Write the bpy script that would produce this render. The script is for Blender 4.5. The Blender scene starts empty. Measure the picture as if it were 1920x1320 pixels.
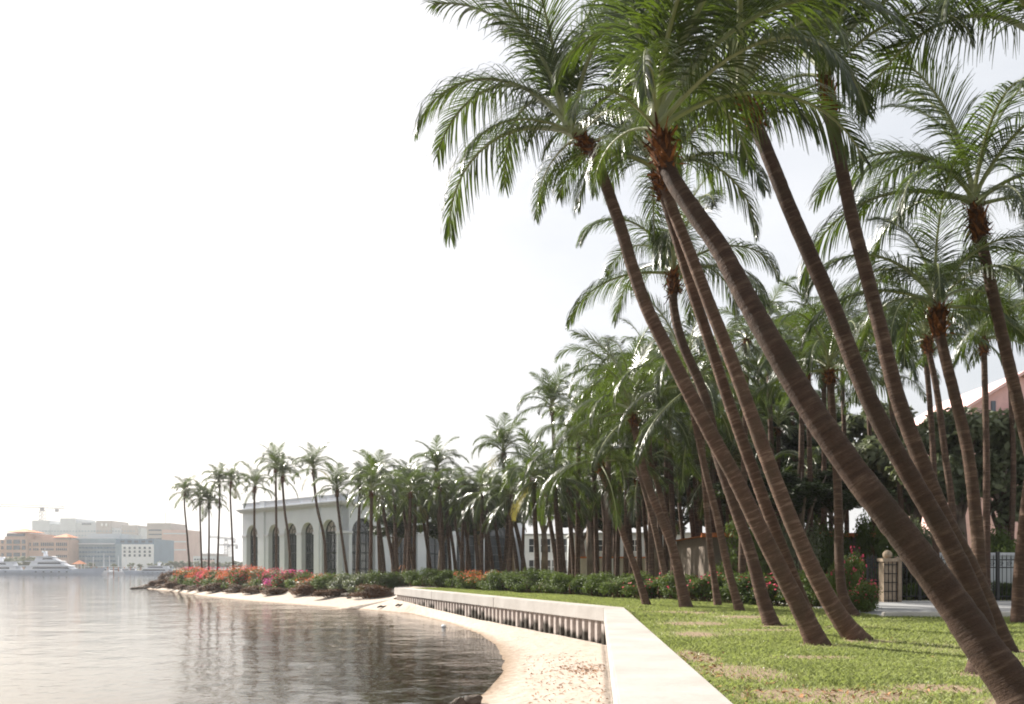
import bpy, bmesh, math, random
import numpy as np
from mathutils import Vector, Matrix
R = math.radians
PI = math.pi
random.seed(7)
rng = np.random.default_rng(7)
scene = bpy.context.scene
COL = scene.collection

# ------------------------------------------------------------------ camera
F = 1600.0 / 1920.0          # focal length in picture widths
ZC = 1.3                     # eye height above the lawn
cam_d = bpy.data.cameras.new('camera')
cam = bpy.data.objects.new('camera', cam_d)
COL.objects.link(cam)
cam.location = (0, 0, ZC)
cam.rotation_euler = (R(90), 0, 0)
cam_d.sensor_width = 36
cam_d.lens = 36 * F
cam_d.shift_y = (1063 - 660) / 1920.0
cam_d.clip_start = 0.1
cam_d.clip_end = 6000
scene.camera = cam
# ------------------------------------------------------------------ light
SUN_AZ, SUN_EL = -48, 34      # degrees clockwise from +Y, elevation
world = bpy.data.worlds.new('World')
scene.world = world
world.use_nodes = True
wn = world.node_tree
wn.nodes.clear()
w_out = wn.nodes.new('ShaderNodeOutputWorld')
w_bg = wn.nodes.new('ShaderNodeBackground')
w_sky = wn.nodes.new('ShaderNodeTexSky')
w_sky.sky_type = 'NISHITA'
w_sky.sun_disc = False
w_sky.sun_elevation = R(SUN_EL)
w_sky.sun_rotation = R(SUN_AZ % 360)
w_sky.altitude = 0
w_sky.air_density = 1.0
w_sky.dust_density = 7.0
w_sky.ozone_density = 1.0
# thin bright veil of cloud over the whole sky, slightly uneven
w_tc = wn.nodes.new('ShaderNodeTexCoord')
w_map = wn.nodes.new('ShaderNodeMapping'); w_map.inputs['Scale'].default_value = (1, 1, 3)
w_no = wn.nodes.new('ShaderNodeTexNoise'); w_no.inputs['Scale'].default_value = 2.6
w_no.inputs['Detail'].default_value = 5; w_no.inputs['Roughness'].default_value = 0.5
w_rmp = wn.nodes.new('ShaderNodeMapRange')
w_rmp.inputs['From Min'].default_value = 0.3; w_rmp.inputs['From Max'].default_value = 0.7
w_rmp.inputs['To Min'].default_value = 0.52; w_rmp.inputs['To Max'].default_value = 0.66
w_mix = wn.nodes.new('ShaderNodeMix'); w_mix.data_type = 'RGBA'
w_veil = wn.nodes.new('ShaderNodeMix'); w_veil.data_type = 'RGBA'
w_veil.inputs[6].default_value = (7.7, 7.9, 8.2, 1)
w_veil.inputs[7].default_value = (8.9, 8.9, 8.9, 1)
w_r2 = wn.nodes.new('ShaderNodeMapRange')
w_r2.inputs['From Min'].default_value = 0.35; w_r2.inputs['From Max'].default_value = 0.65
wn.links.new(w_no.outputs['Fac'], w_r2.inputs['Value'])
wn.links.new(w_r2.outputs['Result'], w_veil.inputs[0])
wn.links.new(w_veil.outputs[2], w_mix.inputs[7])
wn.links.new(w_tc.outputs['Generated'], w_map.inputs['Vector'])
wn.links.new(w_map.outputs['Vector'], w_no.inputs['Vector'])
wn.links.new(w_no.outputs['Fac'], w_rmp.inputs['Value'])
wn.links.new(w_rmp.outputs['Result'], w_mix.inputs[0])
wn.links.new(w_sky.outputs['Color'], w_mix.inputs[6])
wn.links.new(w_mix.outputs[2], w_bg.inputs['Color'])
w_bg.inputs['Strength'].default_value = 0.062
wn.links.new(w_bg.outputs['Background'], w_out.inputs['Surface'])
sun_d = bpy.data.lights.new('sun', 'SUN')
sun = bpy.data.objects.new('sun', sun_d)
COL.objects.link(sun)
sun_d.energy = 5.0
sun_d.angle = R(0.6)
sun_d.color = (1.0, 0.95, 0.87)
sdir = Vector((math.sin(R(SUN_AZ)) * math.cos(R(SUN_EL)), math.cos(R(SUN_AZ)) * math.cos(R(SUN_EL)), math.sin(R(SUN_EL))))
sun.rotation_euler = sdir.to_track_quat('Z', 'Y').to_euler()
sun.location = sdir * 80
vs = scene.view_settings
vs.view_transform = 'Standard'
vs.look = 'None'
vs.gamma = 1
vs.use_curve_mapping = False
vs.exposure = 1.2
scene.cycles.use_denoising = True
scene.cycles.max_bounces = 8
scene.cycles.transparent_max_bounces = 12
scene.cycles.volume_bounces = 0
scene.cycles.caustics_reflective = False
scene.cycles.caustics_refractive = False
scene.cycles.filter_width = 1.9

# ------------------------------------------------------------------ helpers
def W(px, py, Y):
    """a point of the place at distance Y seen in the picture at px, py"""
    return Vector(((px - 960) * Y / 1600.0, Y, ZC + (1063 - py) * Y / 1600.0))

def tag(o, label=None, cat=None, group=None, kind=None):
    if label: o['label'] = label
    if cat: o['category'] = cat
    if group: o['group'] = group
    if kind: o['kind'] = kind
    return o

def thing(name, label, cat, loc=(0, 0, 0), rz=0, group=None):
    o = bpy.data.objects.new(name, None)
    COL.objects.link(o)
    o.empty_display_size = 0.2
    o.location = loc
    o.rotation_euler = (0, 0, rz)
    return tag(o, label, cat, group)

def link(name, me, parent=None, loc=None, rot=None, scale=None):
    o = bpy.data.objects.new(name, me)
    COL.objects.link(o)
    if parent is not None: o.parent = parent
    if loc is not None: o.location = loc
    if rot is not None: o.rotation_euler = rot
    if scale is not None: o.scale = scale
    return o

class MB:
    def __init__(s):
        s.v = []; s.f = []; s.m = []
    def face(s, pts, m=0):
        i = len(s.v); s.v += [tuple(p) for p in pts]
        s.f.append(tuple(range(i, i + len(pts)))); s.m.append(m); return s
    def box(s, c, d, m=0, rz=0, taper=1.0):
        cx, cy, cz = c; hx, hy, hz = d[0] / 2, d[1] / 2, d[2] / 2
        cs, sn = math.cos(rz), math.sin(rz)
        i = len(s.v)
        for z, t in ((-hz, 1), (hz, taper)):
            for x, y in ((-hx, -hy), (hx, -hy), (hx, hy), (-hx, hy)):
                x *= t; y *= t
                s.v.append((cx + x * cs - y * sn, cy + x * sn + y * cs, cz + z))
        for q in ((3, 2, 1, 0), (4, 5, 6, 7), (0, 1, 5, 4), (1, 2, 6, 5), (2, 3, 7, 6), (3, 0, 4, 7)):
            s.f.append(tuple(i + k for k in q)); s.m.append(m)
        return s
    def bar(s, a, b, w, m=0, n=4, w2=None):
        a = Vector(a); b = Vector(b); d = b - a
        if d.length < 1e-6: return s
        d.normalize()
        u = d.orthogonal().normalized(); v = d.cross(u)
        i = len(s.v)
        for p, r in ((a, w / 2), (b, (w if w2 is None else w2) / 2)):
            for k in range(n):
                an = 2 * PI * (k + 0.5) / n
                s.v.append(tuple(p + u * (r * math.cos(an)) + v * (r * math.sin(an))))
        for k in range(n):
            s.f.append((i + k, i + (k + 1) % n, i + n + (k + 1) % n, i + n + k)); s.m.append(m)
        s.f.append(tuple(i + k for k in reversed(range(n)))); s.m.append(m)
        s.f.append(tuple(i + n + k for k in range(n))); s.m.append(m)
        return s
    def tube(s, pts, rad, n=6, m=0, cap=True):
        pts = [Vector(p) for p in pts]; i0 = len(s.v); up = None
        for k, p in enumerate(pts):
            d = (pts[min(k + 1, len(pts) - 1)] - pts[max(k - 1, 0)]).normalized()
            if up is None: up = d.orthogonal().normalized()
            up = (up - d * up.dot(d)).normalized(); v = d.cross(up)
            r = rad[k] if hasattr(rad, '__len__') else rad
            for j in range(n):
                an = 2 * PI * j / n
                s.v.append(tuple(p + up * (r * math.cos(an)) + v * (r * math.sin(an))))
        for k in range(len(pts) - 1):
            for j in range(n):
                a = i0 + k * n + j; b = i0 + k * n + (j + 1) % n
                s.f.append((a, b, b + n, a + n)); s.m.append(m)
        if cap:
            s.f.append(tuple(i0 + j for j in reversed(range(n)))); s.m.append(m)
            e = i0 + (len(pts) - 1) * n
            s.f.append(tuple(e + j for j in range(n))); s.m.append(m)
        return s
    def prism(s, poly, y0, y1, m=0):
        """outline (x, z) extruded from y0 to y1"""
        i = len(s.v); n = len(poly)
        for y in (y0, y1):
            for x, z in poly: s.v.append((x, y, z))
        s.f.append(tuple(i + k for k in range(n))); s.m.append(m)
        s.f.append(tuple(i + n + k for k in reversed(range(n)))); s.m.append(m)
        for k in range(n):
            k2 = (k + 1) % n
            s.f.append((i + k2, i + k, i + n + k, i + n + k2)); s.m.append(m)
        return s
    def mesh(s, name, mats, smooth=False):
        me = bpy.data.meshes.new(name)
        me.from_pydata(s.v, [], s.f)
        for x in (mats if isinstance(mats, (list, tuple)) else [mats]): me.materials.append(x)
        if any(s.m): me.polygons.foreach_set('material_index', s.m)
        if smooth: me.polygons.foreach_set('use_smooth', [True] * len(s.f))
        me.update()
        return me
    def build(s, name, mats, parent=None, smooth=False, loc=None, rot=None):
        return link(name, s.mesh(name, mats, smooth), parent, loc, rot)

def np_mesh(name, verts, faces, mats, midx=None, smooth=False):
    """fast mesh from numpy arrays; faces is (n, k)"""
    me = bpy.data.meshes.new(name)
    n, k = faces.shape
    me.vertices.add(len(verts)); me.vertices.foreach_set('co', verts.astype(np.float32).ravel())
    me.loops.add(n * k); me.loops.foreach_set('vertex_index', faces.astype(np.int32).ravel())
    me.polygons.add(n)
    me.polygons.foreach_set('loop_start', np.arange(0, n * k, k, dtype=np.int32))
    try: me.polygons.foreach_set('loop_total', np.full(n, k, dtype=np.int32))
    except Exception: pass
    for x in (mats if isinstance(mats, (list, tuple)) else [mats]): me.materials.append(x)
    if midx is not None: me.polygons.foreach_set('material_index', midx.astype(np.int32))
    if smooth: me.polygons.foreach_set('use_smooth', np.ones(n, dtype=bool))
    me.update(calc_edges=True); me.validate()
    return me

# ------------------------------------------------------------------ materials
class Mat:
    def __init__(s, name):
        s.m = bpy.data.materials.new(name); s.m.use_nodes = True
        s.t = s.m.node_tree; s.t.nodes.clear()
        s.out = s.t.nodes.new('ShaderNodeOutputMaterial')
        s.p = s.t.nodes.new('ShaderNodeBsdfPrincipled')
        s.l(s.p.outputs[0], s.out.inputs['Surface'])
        s._tc = None
    def l(s, a, b): s.t.links.new(a, b)
    def n(s, t, **kw):
        x = s.t.nodes.new(t)
        for k, v in kw.items(): setattr(x, k, v)
        return x
    def tc(s, out='Object'):
        if s._tc is None: s._tc = s.n('ShaderNodeTexCoord')
        return s._tc.outputs[out]
    def noise(s, scale, detail=4, rough=0.55, vec=None, stretch=None, out='Fac'):
        x = s.n('ShaderNodeTexNoise')
        x.inputs['Scale'].default_value = scale; x.inputs['Detail'].default_value = detail
        x.inputs['Roughness'].default_value = rough
        v = vec if vec is not None else s.tc()
        if stretch:
            mp = s.n('ShaderNodeMapping'); mp.inputs['Scale'].default_value = stretch
            s.l(v, mp.inputs['Vector']); v = mp.outputs['Vector']
        s.l(v, x.inputs['Vector'])
        return x.outputs[out]
    def ramp(s, fac, stops):
        r = s.n('ShaderNodeValToRGB'); e = r.color_ramp.elements
        while len(e) < len(stops): e.new(0.5)
        for k, (p, c) in enumerate(stops):
            e[k].position = p
            e[k].color = (*c, 1) if hasattr(c, '__len__') else (c, c, c, 1)
        s.l(fac, r.inputs['Fac']); return r.outputs['Color']
    def mix(s, fac, a, b, mode='MIX'):
        x = s.n('ShaderNodeMix', data_type='RGBA', blend_type=mode)
        for sock, val in ((0, fac), (6, a), (7, b)):
            if hasattr(val, 'is_linked'): s.l(val, x.inputs[sock])
            elif sock == 0: x.inputs[0].default_value = val
            else: x.inputs[sock].default_value = (*val, 1)
        return x.outputs[2]
    def math(s, op, a, b=0.0, clamp=False):
        x = s.n('ShaderNodeMath', operation=op, use_clamp=clamp)
        for k, val in enumerate((a, b)):
            if hasattr(val, 'is_linked'): s.l(val, x.inputs[k])
            else: x.inputs[k].default_value = val
        return x.outputs[0]
    def maprange(s, v, a, b, c=0.0, d=1.0):
        x = s.n('ShaderNodeMapRange'); s.l(v, x.inputs['Value'])
        for k, q in zip(('From Min', 'From Max', 'To Min', 'To Max'), (a, b, c, d)): x.inputs[k].default_value = q
        return x.outputs['Result']
    def attr(s, name):
        x = s.n('ShaderNodeAttribute'); x.attribute_name = name; return x.outputs['Fac']
    def pos(s):
        return s.n('ShaderNodeNewGeometry').outputs['Position']
    def xyz(s, v):
        x = s.n('ShaderNodeSeparateXYZ'); s.l(v, x.inputs[0]); return x.outputs
    def rand(s):
        return s.n('ShaderNodeObjectInfo').outputs['Random']
    def bump(s, h, strength=0.3, dist=0.05):
        b = s.n('ShaderNodeBump'); b.inputs['Strength'].default_value = strength
        b.inputs['Distance'].default_value = dist
        s.l(h, b.inputs['Height']); s.l(b.outputs[0], s.p.inputs['Normal']); return b.outputs[0]
    def set(s, col=None, rough=None, spec=None, metal=None):
        if col is not None:
            if hasattr(col, 'is_linked'): s.l(col, s.p.inputs['Base Color'])
            else: s.p.inputs['Base Color'].default_value = (*col, 1)
        if rough is not None:
            if hasattr(rough, 'is_linked'): s.l(rough, s.p.inputs['Roughness'])
            else: s.p.inputs['Roughness'].default_value = rough
        if spec is not None: s.p.inputs['Specular IOR Level'].default_value = spec
        if metal is not None: s.p.inputs['Metallic'].default_value = metal
        return s
    def translucent(s, col, w):
        t = s.n('ShaderNodeBsdfTranslucent')
        if hasattr(col, 'is_linked'): s.l(col, t.inputs['Color'])
        else: t.inputs['Color'].default_value = (*col, 1)
        x = s.n('ShaderNodeMixShader'); x.inputs[0].default_value = w
        s.l(s.p.outputs[0], x.inputs[1]); s.l(t.outputs[0], x.inputs[2]); s.l(x.outputs[0], s.out.inputs['Surface'])

def simple(name, col, rough=0.7, spec=0.3, var=0.15, scale=3.0, metal=0, bump=0):
    m = Mat(name)
    n = m.noise(scale, 5)
    c = m.mix(m.maprange(n, 0.3, 0.7), tuple(x * (1 - var) for x in col), tuple(min(1, x * (1 + var)) for x in col))
    m.set(c, rough, spec, metal)
    if bump: m.bump(m.noise(scale * 9, 4), bump, 0.02)
    return m.m

def leaf_mat(name, dark, light, trans, tw=0.3, rough=0.4, spec=0.5):
    m = Mat(name)
    f = m.math('ADD', m.math('MULTIPLY', m.rand(), 0.55), m.math('MULTIPLY', m.noise(1.3, 3), 0.5))
    c = m.ramp(f, [(0.15, dark), (0.85, light)])
    m.set(c, rough, spec)
    m.translucent(trans, tw)
    return m.m

M = {}
M['frond'] = leaf_mat('palm_leaf', (0.010, 0.016, 0.005), (0.030, 0.044, 0.011), (0.17, 0.26, 0.022), 0.18, 0.30, 0.45)
M['frond_old'] = leaf_mat('palm_leaf_old', (0.10, 0.10, 0.03), (0.21, 0.18, 0.06), (0.30, 0.26, 0.06), 0.3, 0.42, 0.4)
M['rachis'] = simple('palm_rachis', (0.20, 0.22, 0.09), 0.4, 0.5)
M['fibre'] = simple('palm_fibre', (0.17, 0.066, 0.024), 0.9, 0.1, 0.8, 7.0, bump=0.5)

m = Mat('palm_trunk')
al = m.attr('along')
cv = m.n('ShaderNodeCombineXYZ'); m.l(al, cv.inputs[2])
vv = m.n('ShaderNodeVectorMath', operation='MULTIPLY_ADD')
m.l(m.tc(), vv.inputs[0]); vv.inputs[1].default_value = (1.2, 1.2, 0.2); 
sc_ = m.n('ShaderNodeVectorMath', operation='MULTIPLY'); m.l(cv.outputs[0], sc_.inputs[0]); sc_.inputs[1].default_value = (0, 0, 9)
m.l(sc_.outputs[0], vv.inputs[2])
band = m.noise(1.6, 6, 0.75, vec=vv.outputs[0])
blot = m.noise(2.3, 5, 0.6)
fine = m.noise(40, 3, 0.6)
c1 = m.ramp(band, [(0.28, (0.018, 0.009, 0.0055)), (0.52, (0.052, 0.030, 0.020)), (0.76, (0.17, 0.115, 0.082))])
c2 = m.mix(m.maprange(blot, 0.46, 0.68, 0, 0.75), c1, (0.036, 0.025, 0.016))
c3 = m.mix(m.maprange(fine, 0.3, 0.8, 0, 0.5), c2, (0.06, 0.04, 0.03))
oc = m.n('ShaderNodeObjectInfo').outputs['Color']
m.set(m.mix(1.0, c3, oc, 'MULTIPLY'), 0.8, 0.15)
m.p.inputs['Sheen Weight'].default_value = 0.05; m.p.inputs['Sheen Roughness'].default_value = 0.35
m.p.inputs['Sheen Tint'].default_value = (1.0, 0.86, 0.76, 1)
m.bump(m.math('ADD', band, m.math('MULTIPLY', fine, 0.5)), 0.7, 0.03)
M['trunk'] = m.m
M['fibre_dark'] = simple('palm_fibre_dark', (0.075, 0.036, 0.020), 0.95, 0.1, 0.6, 9.0, bump=0.6)

M['concrete'] = None
m = Mat('concrete_cap')
n1 = m.noise(0.9, 6); n2 = m.noise(14, 5, 0.65); n3 = m.noise(1.6, 5, 0.6, stretch=(1, 1, 0.15))
c = m.mix(m.maprange(n1, 0.3, 0.7), (0.34, 0.315, 0.29), (0.44, 0.415, 0.39))
c = m.mix(m.maprange(n2, 0.45, 0.75, 0, 0.28), c, (0.24, 0.22, 0.20))
c = m.mix(m.maprange(n3, 0.54, 0.74, 0, 0.22), c, (0.20, 0.18, 0.155))
m.set(c, 0.85, 0.2); m.bump(n2, 0.25, 0.02)
M['concrete'] = m.m

m = Mat('sheet_pile')
z = m.xyz(m.pos())[2]
n1 = m.noise(1.3, 5, 0.6, stretch=(1, 1, 0.4)); n2 = m.noise(6, 5, 0.65)
lev = m.math('ADD', z, m.math('MULTIPLY', m.math('SUBTRACT', n1, 0.5), 0.75))
mask = m.maprange(m.math('ADD', lev, m.math('MULTIPLY', m.math('SUBTRACT', m.rand(), 0.5), 0.45)), -0.86, -0.72, 1, 0)
base = m.mix(m.maprange(n2, 0.3, 0.7), (0.34, 0.29, 0.265), (0.46, 0.41, 0.38))
c = m.mix(mask, base, (0.045, 0.038, 0.030))
m.set(c, 0.85, 0.2); m.bump(n2, 0.3, 0.02)
M['pile'] = m.m

m = Mat('beach_sand')
z = m.xyz(m.pos())[2]
n1 = m.noise(0.8, 6); n2 = m.noise(5, 6, 0.6); n3 = m.noise(60, 3)
dry = m.mix(m.maprange(n2, 0.35, 0.7), (0.38, 0.32, 0.265), (0.49, 0.425, 0.365))
dry = m.mix(m.maprange(n1, 0.55, 0.75, 0, 0.35), dry, (0.33, 0.23, 0.155))
wetm = m.maprange(m.math('ADD', z, m.math('MULTIPLY', n2, 0.05)), -1.235, -1.15, 1, 0)
wet = m.mix(m.maprange(n2, 0.4, 0.65), (0.20, 0.135, 0.085), (0.27, 0.195, 0.13))
under = m.mix(m.maprange(m.noise(1.1, 6, 0.62), 0.48, 0.62), (0.40, 0.285, 0.185), (0.20, 0.142, 0.09))
under = m.mix(m.maprange(z, -2.3, -1.6, 1, 0), under, (0.30, 0.295, 0.28))
c = m.mix(wetm, dry, wet)
c = m.mix(m.maprange(z, -1.62, -1.30, 1, 0), c, under)
m.set(c, 0.9, 0.2)
m.bump(m.math('ADD', m.noise(3.2, 6, 0.65), m.math('MULTIPLY', n3, 0.15)), 0.75, 0.12)
M['sand'] = m.m

m = Mat('lawn_ground')
bare = m.attr('bare')
n1 = m.noise(0.5, 5); n2 = m.noise(7, 6, 0.6); n3 = m.noise(30, 4, 0.6)
g = m.mix(m.maprange(n2, 0.3, 0.7), (0.14, 0.15, 0.06), (0.26, 0.255, 0.115))
g = m.mix(m.maprange(n1, 0.5, 0.75, 0, 0.4), g, (0.24, 0.215, 0.12))
soil = m.mix(m.maprange(n3, 0.35, 0.7), (0.22, 0.16, 0.105), (0.34, 0.265, 0.19))
bm_ = m.maprange(m.math('ADD', bare, m.math('MULTIPLY', m.math('SUBTRACT', n2, 0.5), 0.9)), 0.35, 0.6)
m.set(m.mix(bm_, g, soil), 0.95, 0.1)
m.bump(n3, 0.7, 0.05)
M['lawn'] = m.m

def grass_mat(name, a, b, t):
    m = Mat(name)
    n = m.noise(0.9, 4); n2 = m.noise(18, 2)
    f = m.math('ADD', m.math('MULTIPLY', n, 0.5), m.math('MULTIPLY', n2, 0.5))
    m.set(m.ramp(f, [(0.36, a), (0.62, b)]), 0.4, 0.45)
    m.translucent(t, 0.35)
    return m.m
M['grass'] = grass_mat('grass_blades', (0.14, 0.18, 0.058), (0.42, 0.45, 0.20), (0.32, 0.38, 0.10))

# water: clear surface over the sand, reflecting more at low angles
m = Mat('lagoon_water')
m.t.nodes.remove(m.p)
geo = m.pos()
w1 = m.noise(0.9, 3, 0.5, vec=geo, stretch=(1.0, 1.0, 1))
w2 = m.noise(3.2, 3, 0.55, vec=geo, stretch=(0.8, 1.3, 1))
w3 = m.noise(0.22, 2, 0.5, vec=geo)
h = m.math('ADD', m.math('MULTIPLY', w1, 1.0), m.math('ADD', m.math('MULTIPLY', w2, 0.33), m.math('MULTIPLY', w3, 1.6)))
bp = m.n('ShaderNodeBump'); bp.inputs['Strength'].default_value = 1.0; bp.inputs['Distance'].default_value = 0.034
m.l(h, bp.inputs['Height'])
gl = m.n('ShaderNodeBsdfGlossy'); gl.inputs['Roughness'].default_value = 0.03
gl.inputs['Color'].default_value = (1, 1, 1, 1)
m.l(bp.outputs[0], gl.inputs['Normal'])
tr = m.n('ShaderNodeBsdfTransparent'); tr.inputs['Color'].default_value = (0.93, 0.86, 0.77, 1)
fr = m.n('ShaderNodeFresnel'); fr.inputs['IOR'].default_value = 1.52
m.l(bp.outputs[0], fr.inputs['Normal'])
mx = m.n('ShaderNodeMixShader')
m.l(fr.outputs[0], mx.inputs[0]); m.l(tr.outputs[0], mx.inputs[1]); m.l(gl.outputs[0], mx.inputs[2])
m.l(mx.outputs[0], m.out.inputs['Surface'])
M['water'] = m.m
M['seabed'] = simple('seabed', (0.30, 0.295, 0.28), 0.9, 0.1)
M['bank'] = simple('bank_soil', (0.13, 0.085, 0.055), 0.95, 0.1, 0.4, 2.0, bump=0.6)
M['rock'] = simple('dark_rock', (0.085, 0.065, 0.05), 0.85, 0.3, 0.5, 4, bump=0.7)
M['stucco'] = None
m = Mat('pale_stucco')
n1 = m.noise(0.5, 6); n2 = m.noise(1.1, 5, 0.6, stretch=(1, 1, 0.12))
c = m.mix(m.maprange(n1, 0.3, 0.7), (0.60, 0.63, 0.67), (0.66, 0.69, 0.725))
c = m.mix(m.maprange(n2, 0.55, 0.8, 0, 0.35), c, (0.50, 0.50, 0.48))
m.set(c, 0.8, 0.2); m.bump(m.noise(30, 3), 0.1, 0.01)
M['stucco'] = m.m
M['trim'] = simple('pale_trim', (0.58, 0.59, 0.62), 0.75, 0.2, 0.06)
M['frame'] = simple('dark_green_frame', (0.035, 0.045, 0.045), 0.45, 0.5)
m = Mat('dark_glass'); m.set((0.03, 0.036, 0.042), 0.05, 0.8); M['glass'] = m.m
m = Mat('pale_glass'); m.set((0.42, 0.37, 0.34), 0.15, 0.5); M['blind'] = m.m
M['interior'] = simple('dim_interior', (0.05, 0.035, 0.028), 0.9, 0.1, 0.5)
M['roofing'] = simple('grey_roofing', (0.35, 0.35, 0.34), 0.9, 0.1)
M['tile'] = simple('terracotta_tile', (0.50, 0.165, 0.06), 0.8, 0.2, 0.3, 5)
M['cream'] = simple('cream_render', (0.60, 0.54, 0.45), 0.85, 0.15, 0.08)
M['beige'] = simple('beige_render', (0.17, 0.14, 0.115), 0.85, 0.15, 0.12)
M['white'] = simple('white_paint', (0.78, 0.78, 0.77), 0.5, 0.4, 0.04)
M['iron'] = simple('black_iron', (0.02, 0.02, 0.022), 0.5, 0.5)
M['stone'] = simple('sandstone', (0.34, 0.27, 0.20), 0.9, 0.1, 0.2, 6, bump=0.4)  # darkened in colour for the tree shade over the gate piers
M['asphalt'] = simple('pale_drive', (0.28, 0.28, 0.28), 0.85, 0.2, 0.08, 2)
M['kerb'] = simple('kerb_concrete', (0.56, 0.53, 0.49), 0.85, 0.2, 0.1)
M['pink'] = simple('pink_render', (0.72, 0.46, 0.44), 0.85, 0.15, 0.07)
M['terra'] = simple('terracotta_render', (0.52, 0.36, 0.29), 0.85, 0.1, 0.08, 0.3)
M['hgrey'] = simple('pale_grey_cladding', (0.50, 0.52, 0.53), 0.7, 0.2, 0.06, 0.2)
M['bglass'] = simple('blue_grey_cladding', (0.24, 0.31, 0.36), 0.35, 0.5, 0.2, 0.15)
M['bpanel'] = simple('slate_blue_panel', (0.13, 0.20, 0.28), 0.5, 0.4, 0.1, 0.2)
M['wing'] = simple('window_grey', (0.07, 0.09, 0.115), 0.2, 0.6, 0.3, 0.4)
M['fpink'] = simple('pinkish_brick', (0.52, 0.37, 0.32), 0.85, 0.1, 0.08, 0.2)
M['ftaupe'] = simple('taupe_concrete', (0.40, 0.36, 0.33), 0.85, 0.1, 0.08, 0.2)
M['yhull_shade'] = simple('shade_grey_hull', (0.46, 0.51, 0.60), 0.2, 0.6, 0.08, 0.3)  # blue-grey shade on the hulls put into their colour
M['ywhite'] = simple('yacht_white', (0.72, 0.74, 0.78), 0.25, 0.6, 0.04, 0.3)
M['ydark'] = simple('yacht_glass', (0.03, 0.04, 0.06), 0.1, 0.8)
M['timber'] = simple('dock_timber', (0.34, 0.17, 0.10), 0.85, 0.1, 0.3, 1)
M['steel'] = simple('grey_steel', (0.12, 0.125, 0.135), 0.6, 0.4)
M['red'] = simple('red_plastic', (0.62, 0.035, 0.02), 0.4, 0.5)
M['orange'] = simple('orange_canvas', (0.65, 0.20, 0.10), 0.8, 0.2)
M['litter'] = simple('dry_leaves', (0.30, 0.15, 0.07), 0.8, 0.2, 0.6, 14)
M['bark'] = simple('grey_bark', (0.16, 0.125, 0.10), 0.9, 0.1, 0.4, 6, bump=0.5)
M['leaf'] = leaf_mat('hedge_leaf', (0.034, 0.054, 0.015), (0.09, 0.125, 0.030), (0.15, 0.22, 0.03), 0.25, 0.55, 0.18)
M['leaf_rust'] = leaf_mat('rusty_leaf', (0.055, 0.030, 0.018), (0.145, 0.072, 0.034), (0.20, 0.10, 0.04), 0.2, 0.6, 0.25)
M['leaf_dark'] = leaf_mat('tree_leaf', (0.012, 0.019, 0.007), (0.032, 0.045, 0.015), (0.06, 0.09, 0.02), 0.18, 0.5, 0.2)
M['leaf_grey'] = leaf_mat('greygreen_leaf', (0.065, 0.08, 0.045), (0.17, 0.19, 0.105), (0.2, 0.24, 0.1), 0.25, 0.45, 0.4)
M['stem'] = simple('dry_stems', (0.12, 0.060, 0.040), 0.9, 0.1, 0.4, 4)
for k, c, t in (('orange', (0.55, 0.13, 0.055), (0.65, 0.16, 0.06)), ('magenta', (0.50, 0.035, 0.25), (0.6, 0.05, 0.32)),
                ('pink', (0.56, 0.07, 0.12), (0.66, 0.08, 0.14)), ('red', (0.5, 0.05, 0.04), (0.6, 0.07, 0.05))):
    M['fl_' + k] = leaf_mat('blossom_' + k, tuple(x * 0.8 for x in c), c, t, 0.35, 0.6, 0.2)

# ------------------------------------------------------------------ the lie of the land
ZW = -1.25                                                   # water level
def wall_in(y): return 1.0 + (y - 8.1) * 0.1006               # seaward edge of the near seawall
def wall_out(y): return 2.06 + (y - 8.1) * 0.0775
CI = (2.80, 26.0); CO = (3.46, 26.3)                          # the corner
EI = (-7.10, 51.4); EO = (-6.40, 51.75)                       # the far end
INNER = [(-0.22, -4, -1.0), (0.6, 4, -1.0), (1.2, 10, -1.0), (1.6, 14, -1.0), (2.2, 20, -1.02), (2.8, 26, -1.04), (0.85, 31, -1.0),
         (-1.5, 37, -0.95), (-4.3, 44.2, -0.80), (-7.1, 51.4, -0.61), (-7.6, 55, -0.6), (-17.0, 64.4, -0.78), (-27.6, 77.6, -0.92),
         (-34.4, 88.3, -1.0), (-39.6, 100, -0.9), (-43, 103, -1.0), (-43, 112, -0.95), (-42, 160, -0.9), (-42, 230, -0.9)]
SHORE = [(-3.4, -6), (-2.5, 4), (-1.6, 10.5), (-0.86, 15.3), (-0.69, 16.5), (-0.45, 17.7), (-0.2, 20.3), (-0.17, 23.2), (-0.47, 27.9),
         (-1.22, 32.6), (-2.74, 38.5), (-5.4, 46.4), (-8.4, 50.4), (-12, 54.5), (-19.4, 63.6), (-26, 73), (-33.5, 86), (-41, 97.5), (-45.5, 104.3),
         (-46.5, 113), (-46, 160), (-46, 230)]
def dist_poly(P, poly):
    """unsigned distance and side (positive = right of the line's direction), per point"""
    best = np.full(len(P), 1e9); side = np.zeros(len(P)); zz = np.zeros(len(P))
    for a, b in zip(poly[:-1], poly[1:]):
        A = np.array(a[:2], float); B = np.array(b[:2], float); d = B - A
        t = np.clip(((P - A) @ d) / (d @ d), 0, 1)
        q = A + t[:, None] * d; e = P - q
        dd = np.hypot(e[:, 0], e[:, 1])
        cr = -(d[0] * (P[:, 1] - A[1]) - d[1] * (P[:, 0] - A[0]))
        k = dd < best - 1e-9
        best = np.where(k, dd, best); side = np.where(k, np.sign(cr), side)
        if len(a) > 2: zz = np.where(k, a[2] + (b[2] - a[2]) * t, zz)
    return best, side, zz
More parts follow.
